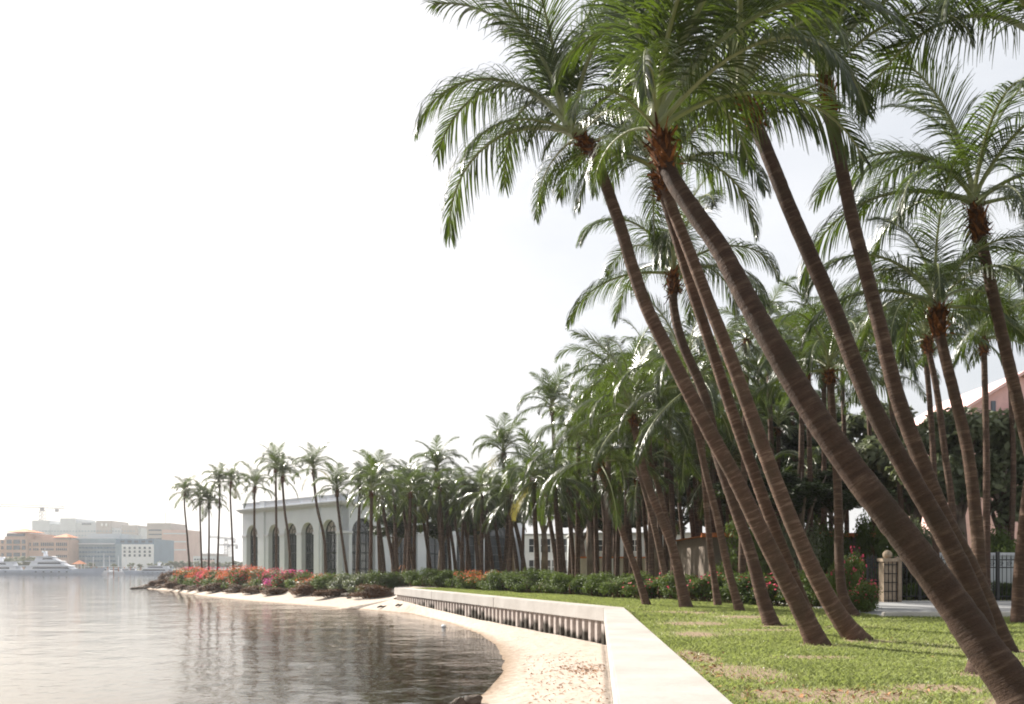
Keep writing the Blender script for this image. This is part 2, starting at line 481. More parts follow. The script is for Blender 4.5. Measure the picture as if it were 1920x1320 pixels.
def vnoise(P, s, seed=0):
    """cheap smooth noise"""
    r = np.random.default_rng(seed); out = np.zeros(len(P))
    for k in range(7):
        a = r.uniform(0, 2 * PI); f = s * r.uniform(0.5, 1.8); ph = r.uniform(0, 6.28)
        out += np.sin((P[:, 0] * math.cos(a) + P[:, 1] * math.sin(a)) * f + ph)
    return out / 7
def grid_faces(nr, nc):
    i = np.arange((nr - 1) * (nc - 1)); r = i // (nc - 1); c = i % (nc - 1)
    a = r * nc + c
    return np.stack([a, a + 1, a + nc + 1, a + nc], 1)

def beach_height(P):
    dw, sw, _ = dist_poly(P, SHORE); di, si, zi = dist_poly(P, INNER)
    land = sw > 0; inside = si > 0
    z = np.where(land, ZW + (zi - ZW) * np.clip(dw / (dw + di + 1e-6), 0, 1) ** 0.8, ZW - np.minimum(0.045 * dw + 0.0014 * dw ** 2, 2.2))
    bank = P[:, 1] > 52
    zin = np.where(bank, np.minimum(zi + di * 0.55, 0.02), zi - 0.05)
    z = np.where(land & inside, zin, z)
    z += np.where(land & ~inside, 0.02 * vnoise(P, 3.0, 3) * np.clip(dw, 0, 1), 0)
    z += np.where(land & inside & bank, 0.06 * vnoise(P, 2.0, 5), 0)
    return z
ys = np.concatenate([np.arange(-6, 56, 0.35), np.arange(56, 118, 0.7), np.arange(118, 232, 6)])
xs = np.concatenate([np.arange(-60, -14, 0.75), np.arange(-14, 4.2, 0.3)])
# the beach is trimmed behind the seawall and under the lawn by following the inner line
inner_y = np.array([p[1] for p in INNER]); inner_x = np.array([p[0] for p in INNER])
rows = []
NC = 130
for y in ys:
    xr = np.interp(y, inner_y, inner_x) + (0.30 if y < 51.6 else 4.0)
    u = np.linspace(0, 1, NC)
    rows.append(np.stack([xr - (xr + 62) * u ** 2.2, np.full(NC, y)], 1))
P = np.concatenate(rows)
zz = beach_height(P)
me = np_mesh('beach', np.column_stack([P, zz]), grid_faces(len(ys), NC)[:, ::-1], M['sand'], smooth=True)
tag(link('beach', me), 'curving strip of pale sand below the seawall', 'beach', kind='structure')

def lawn_left(y):
    if y < 26: return 0.5 * (wall_in(y) + wall_out(y))
    if y < 51.6: return np.interp(y, [26, 51.6], [3.1, -6.75])
    if y < 60: return np.interp(y, [51.6, 53, 60], [-6.2, -4.5, -8.5])
    return np.interp(y, inner_y, inner_x) + 2.2
BARE = [(4.6, 24.5, 1.5, 1.1), (6.3, 22.5, 1.2, 0.7), (4.3, 20.0, 1.0, 0.9), (2.9, 10.6, 0.7, 1.2), (3.2, 8.7, 1.2, 0.7), (4.6, 9.2, 0.7, 0.5), (5.4, 17.8, 1.3, 0.5), (6.8, 8.6, 0.9, 0.35),
        (2.7, 12.6, 0.35, 1.2), (3.9, 27.2, 1.0, 0.8), (7.4, 18.6, 1.2, 0.4), (4.4, 12.4, .8, .4), (7.0, 12.0, .8, .3), (3.6, 16.6, .5, 1.0), (5.2, 14.4, .55, .5), (6.3, 15.2, .6, .5), (5.85, 19.0, .5, .5), (7.85, 13.5, .5, .5), (5.74, 10.4, .5, .45), (4.95, 8.2, .6, .5)]
def bare_at(P):
    b = np.zeros(len(P))
    for x, y, rx, ry in BARE:
        b = np.maximum(b, np.clip(1.25 - np.hypot((P[:, 0] - x) / rx, (P[:, 1] - y) / ry), 0, 1))
    return b
def lawn_z(P):
    return -0.02 + 0.025 * vnoise(P, 0.7, 11) + 0.012 * vnoise(P, 2.6, 12)
ysl = np.concatenate([np.arange(-6, 30, 0.3), np.arange(30, 60, 0.8), np.arange(60, 330, 6)])
rows = []
for y in ysl:
    xl = lawn_left(y); u = np.linspace(0, 1, 150)
    rows.append(np.stack([xl + (max(60, y * 0.9) - xl) * u ** 1.9, np.full(150, y)], 1))
P = np.concatenate(rows)
me = np_mesh('lawn', np.column_stack([P, lawn_z(P)]), grid_faces(len(ysl), 150), M['lawn'], smooth=True)
at = me.attributes.new('bare', 'FLOAT', 'POINT'); at.data.foreach_set('value', bare_at(P).astype(np.float32))
tag(link('lawn', me), 'patchy green lawn behind the seawall', 'lawn', kind='structure')

mb = MB(); mb.face([(-1400, -40, -3.4), (1400, -40, -3.4), (1400, 1550, -3.4), (-1400, 1550, -3.4)])
tag(mb.build('seabed', M['seabed']), 'dark bed of the lagoon under the water', 'seabed', kind='structure')
mb = MB(); mb.face([(-1390, -30, ZW), (30, -30, ZW), (30, 1500, ZW), (-1390, 1500, ZW)])
tag(mb.build('water', M['water']), 'bright rippled lagoon water', 'water', kind='structure')
M['shoreland'] = simple('far_shore_ground', (0.17, 0.17, 0.12), 0.9, 0.1)
mb = MB(); mb.box((-200, 660, -1.2), (1500, 640, 2.6))
tag(mb.build('far_shore', M['shoreland']), 'low far shore under the hazy town', 'shore', kind='structure')

# ------------------------------------------------------------------ seawall
sw = thing('seawall', 'pale concrete capped seawall with ribbed sheet piles along the beach', 'seawall', (2.8, 26, -1.3))
O = Vector((2.8, 26, -1.3))
ZT, ZB = 0.055, -0.37
def cap_section(pi, po, qi, qo, name='cap_section'):
    """a length of concrete cap between cross-sections (inner, outer)"""
    bm = bmesh.new()
    vs_ = []
    for (x, y) in (pi, po, qo, qi):
        vs_.append((bm.verts.new(Vector((x, y, ZB)) - O), bm.verts.new(Vector((x, y, ZT)) - O)))
    b = [v[0] for v in vs_]; t = [v[1] for v in vs_]
    bm.faces.new(b[::-1]); bm.faces.new(t)
    for k in range(4): bm.faces.new((b[k], b[(k + 1) % 4], t[(k + 1) % 4], t[k]))
    bmesh.ops.recalc_face_normals(bm, faces=bm.faces)
    bmesh.ops.bevel(bm, geom=[e for e in bm.edges], offset=0.022, segments=2, affect='EDGES')
    me = bpy.data.meshes.new(name); bm.to_mesh(me); bm.free(); me.materials.append(M['concrete'])
    return link(name, me, sw)
lerp2 = lambda a, b, t: (a[0] + (b[0] - a[0]) * t, a[1] + (b[1] - a[1]) * t)
nearA = [-6.0, 3.0, 26.0]
G = 0.0004
for k in range(2):
    y0, y1 = nearA[k], nearA[k + 1]
    pi, po = (wall_in(y0), y0), (wall_out(y0), y0)
    qi, qo = ((wall_in(y1 - 0.004), y1 - 0.004), (wall_out(y1 - 0.004), y1 - 0.004)) if k < 1 else (CI, CO)
    cap_section(pi, po, qi, qo)
cuts = [0, 0.36, 0.70, 1.0]
for a, b in zip(cuts[:-1], cuts[1:]):
    g = 0.0006 if a > 0 else 0.0
    cap_section(lerp2(CI, EI, a + g), lerp2(CO, EO, a + g), lerp2(CI, EI, b), lerp2(CO, EO, b))
# sheet piles: ribs in front of a recessed web
def pile_mesh():
    mb = MB(); w = 0.13; d = 0.17; h0, h1 = -0.3, 1.0
    pts = [(-w, 0), (-w * 0.62, -d), (w * 0.62, -d), (w, 0)]
    for k in range(3):
        a, b = pts[k], pts[k + 1]
        mb.face([(a[0], a[1], h0), (b[0], b[1], h0), (b[0], b[1], h1), (a[0], a[1], h1)])
    mb.face([(x, y, h0) for x, y in pts[::-1]]); mb.face([(x, y, h1) for x, y in pts])
    return mb.mesh('sheet_pile', M['pile'])
pm = pile_mesh()
def pile_run(a, b, pitch, inset):
    a = Vector((*a, 0)); b = Vector((*b, 0)); d = (b - a); L = d.length; d.normalize()
    nrm = Vector((d.y, -d.x, 0))                     # landward side
    n = int(L / pitch)
    ang = math.atan2(d.y, d.x)
    for k in range(n):
        p = a + d * (pitch * (k + 0.5)) + nrm * inset - O
        o = link('sheet_pile', pm, sw, (p.x, p.y, 0), (0, 0, ang + PI))
    mb = MB()
    p = a + nrm * inset - O; q = b + nrm * inset - O
    t = nrm * 0.06
    mb.face([(p.x, p.y, -0.3), (q.x, q.y, -0.3), (q.x, q.y, 1.0), (p.x, p.y, 1.0)])
    mb.face([(p.x + t.x, p.y + t.y, -0.3), (p.x + t.x, p.y + t.y, 1.0), (q.x + t.x, q.y + t.y, 1.0), (q.x + t.x, q.y + t.y, -0.3)])
    mb.build('pile_web', M['pile'], sw)
pile_run(CI, EI, 0.45, 0.24)
# near run: the same wall seen edge-on
pile_run((wall_in(-6), -6), CI, 0.45, 0.24)

# ------------------------------------------------------------------ palm fronds
def frond_mesh(name, e0, bend, L, npairs, nseg, seed, old=False, hang=0.35, roll=0.0, lmax=0.85):
    r = random.Random(seed)
    NR = 16
    pts = []; tans = []
    p = Vector((0, 0, 0)); sway = r.uniform(-0.25, 0.25)
    for k in range(NR + 1):
        t = k / NR
        a = R(e0 - bend * t ** 1.45)
        yaw = sway * t
        d = Vector((math.cos(a) * math.cos(yaw), math.cos(a) * math.sin(yaw), math.sin(a)))
        pts.append(p.copy()); tans.append(d); p = p + d * (L / NR)
    mb = MB()
    rad = [0.045 * (1 - 0.86 * (k / NR) ** 0.7) + 0.004 + (0.035 if k == 0 else 0) for k in range(NR + 1)]
    mb.tube(pts, rad, 5, 1)
    for i in range(npairs):
        u = (i + 0.5) / npairs
        t = 0.15 + 0.85 * u
        kf = t * NR; k = min(int(kf), NR - 1); fr_ = kf - k
        base = pts[k].lerp(pts[k + 1], fr_); T = tans[k].lerp(tans[k + 1], fr_).normalized()
        S = Vector((-math.sin(sway * t), math.cos(sway * t), 0)); S = (S - T * S.dot(T)).normalized()
        U = T.cross(S)
        if U.z < 0 and abs(T.z) < 0.99: U = -U
        rl = R(roll) * t
        S2 = S * math.cos(rl) + U * math.sin(rl); U2 = U * math.cos(rl) - S * math.sin(rl)
        prof = 0.50 * (1 - u) ** 0.5 + 0.50 * math.sin(PI * min(1, u * 0.9 + 0.08)) ** 0.7 + 0.12
        for s in (-1, 1):
            if r.random() < 0.04: continue
            ln = lmax * prof * r.uniform(0.85, 1.08)
            ph = R(28 + 40 * u + r.uniform(-7, 7))
            d = (S2 * (s * math.cos(ph)) + T * math.sin(ph) + U2 * r.uniform(0.02, 0.28)).normalized()
            g = hang * r.uniform(0.75, 1.35)
            q = base.copy(); w0 = (0.0135 if nseg > 3 else 0.025) * r.uniform(0.8, 1.2)
            ring = []
            for j in range(nseg + 1):
                x = j / nseg
                wv = T - d * T.dot(d)
                wv = wv.normalized() if wv.length > 1e-3 else U2
                wd = w0 * (0.55 + 1.1 * x - 1.62 * x ** 2.2)
                wd = max(wd, 0.002)
                ring.append((q - wv * wd, q + wv * wd))
                q = q + d * (ln / nseg)
                d = (d + Vector((0, 0, -1)) * (g * (0.35 + 1.2 * x) * 4 / nseg)).normalized()
            i0 = len(mb.v)
            for a_, b_ in ring: mb.v += [tuple(a_), tuple(b_)]
            for j in range(nseg):
                c = i0 + 2 * j
                mb.f.append((c, c + 1, c + 3, c + 2)); mb.m.append(0)
    return mb.mesh(name, [M['frond_old'] if old else M['frond'], M['rachis']])

CLS = {'A': (78, 62, 0.30), 'B': (58, 126, 0.55), 'C': (34, 118, 0.75), 'D': (4, 80, 0.85), 'E': (-34, 44, 0.8)}
FR = {}
for lvl, (npz, nsg) in {'near': (84, 5), 'far': (40, 3)}.items():
    for c, (e0, bd, hg) in CLS.items():
        for v in range(5):
            sd = ord(c) * 31 + v * 7 + (500 if lvl == 'far' else 0)
            rr = random.Random(sd)
            FR[lvl, c, v] = frond_mesh('frond', e0 + rr.uniform(-6, 6), bd + rr.uniform(-10, 12), 3.2, npz, nsg, sd, False, hg, rr.uniform(-35, 35))
        FR[lvl, c, 'old'] = frond_mesh('old_frond', e0 - 8, bd, 3.0, int(npz * 0.85), nsg, ord(c) + 77, True, 0.6, 20)

def catmull(pts, n):
    out = []
    P = [pts[0] + (pts[0] - pts[1])] + list(pts) + [pts[-1] + (pts[-1] - pts[-2])]
    for i in range(1, len(P) - 2):
        for k in range(n):
            t = k / n
            a, b, c, d = P[i - 1], P[i], P[i + 1], P[i + 2]
            out.append(0.5 * ((2 * b) + (c - a) * t + (2 * a - 5 * b + 4 * c - d) * t * t + (3 * b - a - 3 * c + d) * t ** 3))
    out.append(pts[-1].copy())
    return out
def resample(pts, step):
    L = [0]
    for a, b in zip(pts[:-1], pts[1:]): L.append(L[-1] + (b - a).length)
    n = max(4, int(L[-1] / step)); out = []; j = 0
    for k in range(n + 1):
        s = L[-1] * k / n
        while j < len(L) - 2 and L[j + 1] < s: j += 1
        f = (s - L[j]) / max(1e-6, L[j + 1] - L[j]); out.append((pts[j].lerp(pts[j + 1], min(1, f)), s))
    return out, L[-1]
def trunk_mesh(pts, rb, rt, sides, step, seed):
    rr = random.Random(seed)
    rs, L = resample(catmull(pts, 8), step)
    mb = MB(); along = []
    up = None; P_ = [p for p, s in rs]
    for k, (p, s) in enumerate(rs):
        d = (P_[min(k + 1, len(P_) - 1)] - P_[max(k - 1, 0)]).normalized()
        if up is None: up = Vector((1, 0, 0))
        up = (up - d * up.dot(d)).normalized(); v = d.cross(up)
        f = s / L
        r = rb + (rt - rb) * f ** 0.8
        r *= 1 + 0.45 * math.exp(-s / 0.42)
        r *= (1.0 + (rr.uniform(0.002, 0.026) if k % 2 else -rr.uniform(0.0, 0.014)))
        for j in range(sides):
            an = 2 * PI * j / sides
            rj = r * rr.uniform(0.975, 1.02)
            mb.v.append(tuple(p + up * (rj * math.cos(an)) + v * (rj * math.sin(an)))); along.append(s + seed * 3.1)
    for k in range(len(rs) - 1):
        for j in range(sides):
            a = k * sides + j; b = k * sides + (j + 1) % sides
            mb.f.append((a, b, b + sides, a + sides)); mb.m.append(0)
    e = (len(rs) - 1) * sides
    mb.f.append(tuple(range(e, e + sides))); mb.m.append(0)
    mb.f.append(tuple(reversed(range(sides)))); mb.m.append(0)
    me = mb.mesh('trunk', M['trunk'], True)
    at = me.attributes.new('along', 'FLOAT', 'POINT'); at.data.foreach_set('value', along)
    return me, P_
def sheath_mesh(seed, ln=0.75, r0=0.125):
    """torn brown leaf-base fibre round the top of the trunk"""
    r = random.Random(seed); mb = MB()
    n = 9
    mb.tube([(0, 0, -ln * 0.75), (0, 0, -ln * 0.4), (0, 0, 0), (0, 0, 0.3)], [r0 * 0.8, r0 * 1.02, r0 * 0.95, r0 * 0.5], 10)
    for k in range(130):
        a = r.uniform(0, 2 * PI); z0 = r.uniform(-ln * 0.85, 0.1); w = r.uniform(0.008, 0.045); h = r.uniform(0.08, 0.30); mi = 1 + (r.random() < 0.4)
        ca, sa = math.cos(a), math.sin(a); q = []
        out = r.uniform(0.1, 0.8); sg = 1 if r.random() < 0.7 else -0.7; lean = r.uniform(-0.6, 0.6)
        for j in range(4):
            x = j / 3; rad = r0 * 0.98 + out * 0.20 * x ** 1.6; z = z0 + h * x * sg; sh = lean * h * x
            ww = w * (1 - 0.75 * x) * r.uniform(0.7, 1.3)
            q.append(((ca * rad - sa * (ww + sh), sa * rad + ca * (ww + sh), z), (ca * rad + sa * (ww - sh), sa * rad - ca * (ww - sh), z + r.uniform(-.03, .03))))
        for j in range(3): mb.face([q[j][0], q[j][1], q[j + 1][1], q[j + 1][0]], mi)
    return mb.mesh('fibre_sheath', [M['fibre_dark'], M['fibre'], M['fibre_dark']])
SHEATH = [sheath_mesh(k) for k in range(4)]

PCOUNT = [0]
def palm(label, pts, Y=None, dY=0.0, rb=0.2, rt=0.11, fl=1.0, n=18, classes='AABBBCCCDD', near=False, group=None, wind=0.0,
         extra=(), sheath=1.0, up=0.35, world_pts=None, base_z=None, azim0=None, step=None, old=0.04, tone=1.5):
    PCOUNT[0] += 1; sd = PCOUNT[0]; rr = random.Random(sd * 101)
    if world_pts is None:
        ln = len(pts) - 1
        wp = [W(px, py, Y + dY * k / ln) for k, (px, py) in enumerate(pts)]
    else: wp = [Vector(p) for p in world_pts]
    z0 = wp[0].z if base_z is None else base_z
    base = Vector((wp[0].x, wp[0].y, z0))
    wp[0] = Vector((wp[0].x + (wp[0].x - wp[1].x) * 0.02, wp[0].y, z0 - 0.12))
    root = thing('coconut_palm', label, 'palm tree', base, 0, group)
    loc = [p - base for p in wp]
    me, cl = trunk_mesh(loc, rb * (0.9 if near else 0.95), rt * 0.92, 14 if near else 7, step or (0.075 if near else 0.35), sd)
    link('trunk', me, root).color = (tone, tone, tone * 1.02, 1)
    top = cl[-1]; td = (cl[-1] - cl[-3 if near else -2]).normalized()
    axis = (td + Vector((0, 0, 1.6))).normalized()
    tilt = axis.to_track_quat('Z', 'Y')
    lvl = 'near' if near else 'far'
    if sheath:
        link('fibre_sheath', SHEATH[sd % 4], root, top, (td.to_track_quat('Z', 'Y')).to_euler(), (rt / 0.11 * (0.55 + 0.38 * sheath), rt / 0.11 * (0.55 + 0.38 * sheath), 0.6 * sheath))
    az = rr.uniform(0, 360) if azim0 is None else azim0
    specs = []
    for k in range(n):
        az += 137.5 + rr.uniform(-14, 14)
        specs.append((az, classes[int(k * len(classes) / n) % len(classes)], rr.uniform(0.86, 1.1)))
    specs += list(extra)
    for k, (a, c, s) in enumerate(specs):
        a = R(a)
        if wind: a = math.atan2(math.sin(a), math.cos(a) + wind)
        v = 'old' if (rr.random() < old and c in 'DE') else rr.randrange(5)
        off = {'A': up, 'B': up * 0.8, 'C': up * 0.55, 'D': up * 0.3, 'E': 0.02}[c]
        q = tilt.slerp(Matrix.Identity(3).to_quaternion(), 0.55)
        m3 = q.to_matrix() @ Matrix.Rotation(a, 3, 'Z')
        link('frond', FR[lvl, c, v], root, top + td * off, m3.to_euler(), (fl * s,) * 3)
    return root

# --- the leaning palms by the seawall
palm('thick dark palm leaning hardest of all across the front of the lawn',
     [(1958, 1368), (1912, 1308), (1850, 1222), (1790, 1135), (1700, 1012), (1600, 882), (1520, 765), (1450, 648), (1400, 560), (1350, 466), (1298, 392), (1258, 330), (1238, 268)],
     6.95, 2.0, 0.182, 0.087, 1.0, 0, 'A', True, azim0=20, base_z=-0.02,
     extra=[(50, 'A', 1.05), (20, 'B', 1.0), (172, 'A', 0.85), (-30, 'C', 0.62), (-8, 'B', 0.78), (95, 'A', 1.0), (120, 'B', 0.85), (60, 'B', 0.95), (-5, 'A', 1.0), (300, 'A', 0.85), (140, 'B', 0.7), (80, 'C', 0.85), (30, 'C', 0.8), (200, 'C', 0.4), (-70, 'C', 0.45)], sheath=1.15, tone=1.0)
palm('dark palm curving up behind the hardest leaning trunk, its foot swollen and reddish',
     [(1836, 1262), (1846, 1190), (1812, 1090), (1760, 985), (1700, 882), (1642, 775), (1602, 682), (1560, 572), (1520, 482), (1480, 390), (1440, 290), (1402, 195)],
     10.6, 0.8, 0.15, 0.095, 1.1, 9, 'AAABB', True, azim0=75, extra=[(200, 'C', .6), (150, 'B', .9), (345, 'C', .6)], sheath=1.0, tone=1.05)
palm('palm behind the hardest leaning trunk, slimmer and more upright, with orange fibre collar',
     [(1884, 1216), (1852, 1140), (1812, 1052), (1766, 962), (1722, 852), (1682, 742), (1652, 622), (1626, 520), (1600, 420), (1575, 300), (1550, 165)],
     13.4, 0.6, 0.165, 0.10, 1.1, 9, 'AAABB', True, azim0=10, extra=[(15, 'B', 1.1), (5, 'C', .75), (170, 'C', .65), (190, 'D', .5), (330, 'B', .9)], sheath=1.3, tone=1.3)
palm('leaning palm nearest the seawall corner with fronds arching out over the water',
     [(1537, 1206), (1510, 1160), (1470, 1082), (1420, 982), (1376, 892), (1332, 812), (1290, 732), (1250, 652), (1214, 580), (1186, 502), (1165, 430), (1140, 358), (1112, 285), (1092, 262)],
     14.6, 0.5, 0.175, 0.105, 1.1, 8, 'AAABB', True, azim0=130,
     extra=[(180, 'B', 1.22), (192, 'C', 1.12), (160, 'B', 1.15), (150, 'A', 1.1), (200, 'A', 1.15), (228, 'C', 0.7), (10, 'C', 0.8), (-20, 'D', .75), (172, 'D', 0.55)], sheath=0.9, tone=1.9)
palm('slim palm squeezed between two thicker leaning trunks, brown fibre at its head',
     [(1532, 1192), (1505, 1132), (1474, 1050), (1440, 960), (1401, 852), (1368, 758), (1330, 640), (1300, 550), (1270, 450), (1247, 372), (1236, 335)],
     16.2, 0.5, 0.14, 0.105, 1.0, 10, 'AABBBCCD', True, azim0=60, sheath=1.2, tone=2.0)
palm('smooth pale leaning palm with a broad curved foot spreading on the grass',
     [(1616, 1198), (1576, 1160), (1532, 1084), (1490, 992), (1450, 892), (1410, 782), (1370, 672), (1330, 570), (1292, 470), (1262, 395), (1240, 330)],
     15.6, 0.8, 0.185, 0.11, 1.05, 10, 'AABBBCCD', True, azim0=0, sheath=1.0, tone=2.2)
palm('slender palm with a long orange fibre collar, its crown showing behind the leaning trunks',
     [(1450, 1172), (1430, 1122), (1405, 1030), (1368, 922), (1345, 850), (1320, 740), (1280, 645), (1264, 580), (1262, 520)],
     19.4, 1.2, 0.17, 0.11, 0.98, 12, 'ABBBCCCDD', True, azim0=25, sheath=1.35, extra=[(182, 'C', 1.0), (5, 'B', 1.0), (350, 'C', .95)])
palm('palm with tawny fibre collar whose pale frond reaches across two other stems',
     [(2010, 1175), (1985, 1060), (1945, 900), (1905, 740), (1868, 580), (1840, 450), (1830, 395)],
     17.6, 0.0, 0.17, 0.11, 1.12, 12, 'AABBBCCCD', True, azim0=100, sheath=1.6,
     extra=[(178, 'B', 1.15), (186, 'C', 1.25), (150, 'B', 1.1), (165, 'A', 1.1), (20, 'D', .9)])
palm('upright palm lit along its left side, standing where the fan of trunks meets the drive',
     [(1872, 1186), (1855, 1148), (1840, 1110), (1836, 1055), (1830, 975), (1815, 850), (1790, 742), (1766, 645), (1757, 585)],
     17.0, 0.8, 0.15, 0.11, 0.95, 13, 'ABBBCCCDD', True, azim0=55, sheath=1.6, extra=[(180, 'C', 1.0), (195, 'B', 1.0)])
palm('straight palm stem standing at the far right beside the pale drive',
     [(1908, 1168), (1912, 1060), (1930, 900), (1950, 760), (1975, 640), (1985, 560)],
     19.8, 0.5, 0.14, 0.11, 1.0, 12, 'ABBBCCCDD', True, azim0=15, sheath=1.2)
palm('thin palm with a gently bowed foot beside the pink flowering bush',
     [(1606, 1156), (1582, 1120), (1574, 1060), (1572, 960), (1568, 860), (1560, 770), (1556, 700)],
     22.4, 1.5, 0.145, 0.11, 0.9, 16, 'ABBBCCCDD', True, azim0=200, sheath=1.0)
palm('palm rooted past the drive end whose fronds hang over the tawny collared palm',
     [(2150, 1252), (2130, 1050), (2090, 800), (2045, 520), (2000, 280), (1975, 150), (1968, 110)],
     11.0, 0.6, 0.16, 0.10, 1.05, 9, 'AAABB', True, azim0=40, tone=1.3, sheath=1.1,
     extra=[(176, 'B', 1.0), (205, 'C', 0.8), (160, 'B', 0.9), (225, 'C', 0.7), (188, 'D', 0.7), (140, 'C', 0.9), (195, 'B', 0.75), (168, 'C', 1.0)])
# --- second rank on the lawn in front of the hedge
L2 = 'lawn palm leaning in front of the clipped hedge'
second = [
    ('palm leaning in front of the hedge with a dark stain of shadow at its foot', [(1389, 1147), (1364, 1062), (1344, 968), (1323, 885), (1303, 790), (1292, 730)], 24.8, .135, .10),
    ('thin upright palm in front of the hedge, next to the palm with the shadowed foot', [(1347, 1137), (1332, 1030), (1323, 926), (1316, 820), (1312, 760)], 28.2, .125, .10),
    ('stout forked-looking palm in front of the hedge with the broadest foot there', [(1287, 1139), (1262, 1030), (1238, 968), (1212, 900), (1196, 830), (1186, 780)], 27.4, .20, .12),
    ('palm crossing close behind the stout palm in front of the hedge', [(1281, 1131), (1256, 1000), (1236, 920), (1218, 855), (1210, 812)], 30.5, .13, .10),
    ('slim grey palm growing out of the hedge line beside the stout palm', [(1257, 1124), (1232, 1010), (1212, 930), (1195, 868), (1184, 800), (1180, 740)], 34.0, .15, .11),
    ('leaning palm with a bright orange collar standing alone before the hedge', [(1214, 1134), (1192, 1068), (1169, 1003), (1146, 935), (1134, 900), (1126, 870)], 29.3, .135, .105),
]
for k, (lb, pts, Y, rb, rt) in enumerate(second):
    palm(lb, pts, Y, 0.5, rb, rt, 0.95, 15, 'ABBBCCCDDE', True, step=0.12, wind=0.15, old=0.0, tone=2.1, sheath=1.4 if k == 5 else 1.0)
# --- palms rising behind the hedge, each read from the picture
behind = [
    ('tall slender palm standing clear above its neighbours behind the hedge', [(1059, 1092), (1052, 1003), (1042, 886), (1036, 790), (1035, 765)], 62, .22, .13, 1.0),
    ('palm with a curved grey stem leaning out between the grove and the tall slender palm', [(989, 1094), (976, 1026), (961, 962), (946, 898), (944, 852)], 62, .20, .13, .95),
    ('short palm with an orange collar and curved stem before the dark pavilion windows', [(928, 1094), (915, 1003), (904, 955), (901, 938)], 62, .17, .12, .85),
    ('straight palm with a thin stem in front of the pavilion side wall', [(832, 1092), (828, 981), (820, 901), (819, 882)], 66, .20, .13, .9),
    ('thick straight palm with reddish upper stem held by wooden props at its foot', [(758, 1088), (760, 1060), (764, 960), (766, 920)], 68, .24, .16, .95),
    ('palm before the wide pier between the two large pavilion arches', [(714, 1088), (711, 1020), (707, 932), (706, 905)], 72, .22, .15, .95),
    ('palm in front of the pavilion corner with fronds trailing over the side wall', [(653, 1088), (638, 985), (633, 945), (632, 920)], 76, .15, .12, .9),
    ('bent palm crossing the pavilion arch nearest the corner', [(611, 1088), (608, 1012), (595, 954), (589, 905), (588, 882)], 80, .16, .13, .85),
    ('palm with stem leaning across the pavilion arch second from the corner', [(546, 1088), (541, 1010), (534, 960), (530, 910), (530, 895)], 84, .15, .12, .8),
    ('straight thin palm before the triple pavilion arches', [(518, 1088), (518, 980), (517, 900), (517, 878)], 86, .14, .12, .8),
    ('palm standing before the narrow end arch of the pavilion', [(478, 1088), (477, 990), (477, 935), (478, 915)], 90, .14, .12, .85),
]
for lb, pts, Y, rb, rt, fl in behind:
    palm(lb, pts, Y, 0.5, rb, rt, fl, 21, 'AABBBBCCDDE', False, wind=0.45, base_z=-0.05, sheath=1.6)
point = [([(438, 1088), (435, 1000), (432, 935), (433, 905)], 94), ([(407, 1088), (410, 1000), (412, 932), (411, 905)], 96), ([(391, 1088), (392, 1010), (392, 960), (392, 945)], 97),
         ([(379, 1088), (377, 1025), (375, 957), (376, 938)], 98), ([(357, 1088), (351, 1005), (346, 950), (347, 925)], 99)]
for pts, Y in point:
    palm('lone thin stemmed palm against the sky on the flowering point past the pavilion', pts, Y, 0.3, .13, .10, .74, 26, 'AABBBBCCCDDE', False,
         group='thin palms on the flowering point', wind=0.55, base_z=-0.05, sheath=1.5)
# --- the shaded grove: palms crowded behind the hedge
def skyline(px):
    return np.interp(px, [660, 760, 850, 950, 1040, 1100, 1150, 1200, 1300, 1400, 1500, 1600, 1750, 1900], [925, 920, 915, 900, 885, 820, 750, 730, 670, 620, 610, 600, 590, 580])
gr = random.Random(23)
grove = 'coconut palm in the crowded shady grove behind the clipped hedge'
spots = []
for k in range(46):
    px = 690 + (1560 - 690) * (k + gr.uniform(0.1, 0.9)) / 46
    Yb = gr.uniform(40, 58) if px > 1000 else gr.uniform(56, 74)
    top = skyline(px) + gr.choice((0.05, 0.3, 0.55, 0.8)) * (935 - skyline(px)) + gr.uniform(0, 25)
    spots.append((px, Yb, top, gr.uniform(-26, 6)))
for k in range(7):
    spots.append((690 + 44 * k + gr.uniform(-10, 10), gr.uniform(58, 66), gr.uniform(900, 960), gr.uniform(-14, 8)))
for k in range(9):
    spots.append((672 + 34 * k + gr.uniform(-8, 8), gr.uniform(68, 82), gr.uniform(905, 965), gr.uniform(-12, 8)))
for px, top, Yb in ((1140, 700, 40), (1178, 742, 44), (1215, 690, 38), (1400, 640, 36), (1440, 610, 44), (1505, 640, 40), (1545, 690, 42), (1340, 700, 42),
                    (1110, 770, 48), (1085, 800, 46), (1165, 800, 47), (1250, 760, 44), (1300, 800, 46)):
    spots.append((px, Yb, top, gr.uniform(-14, 10)))
for px, Yb, top, lean in spots:
    by = 1063 + 2080 / Yb
    hgt = by - top
    palm(grove, [(px - lean, by), (px - lean * 0.7, by - hgt * 0.35), (px - lean * 0.2, by - hgt * 0.75), (px, top)], Yb, gr.uniform(-0.6, 0.6), gr.uniform(.15, .19),
         .12, gr.uniform(0.68, 0.92), gr.choice((14, 17, 20)), gr.choice(('ABBCCCDDEE', 'AABBBCCDDE', 'BBCCDDDEEE')), False, group='palms of the shady grove', base_z=-0.05, wind=0.2, sheath=1.0, old=0.03)
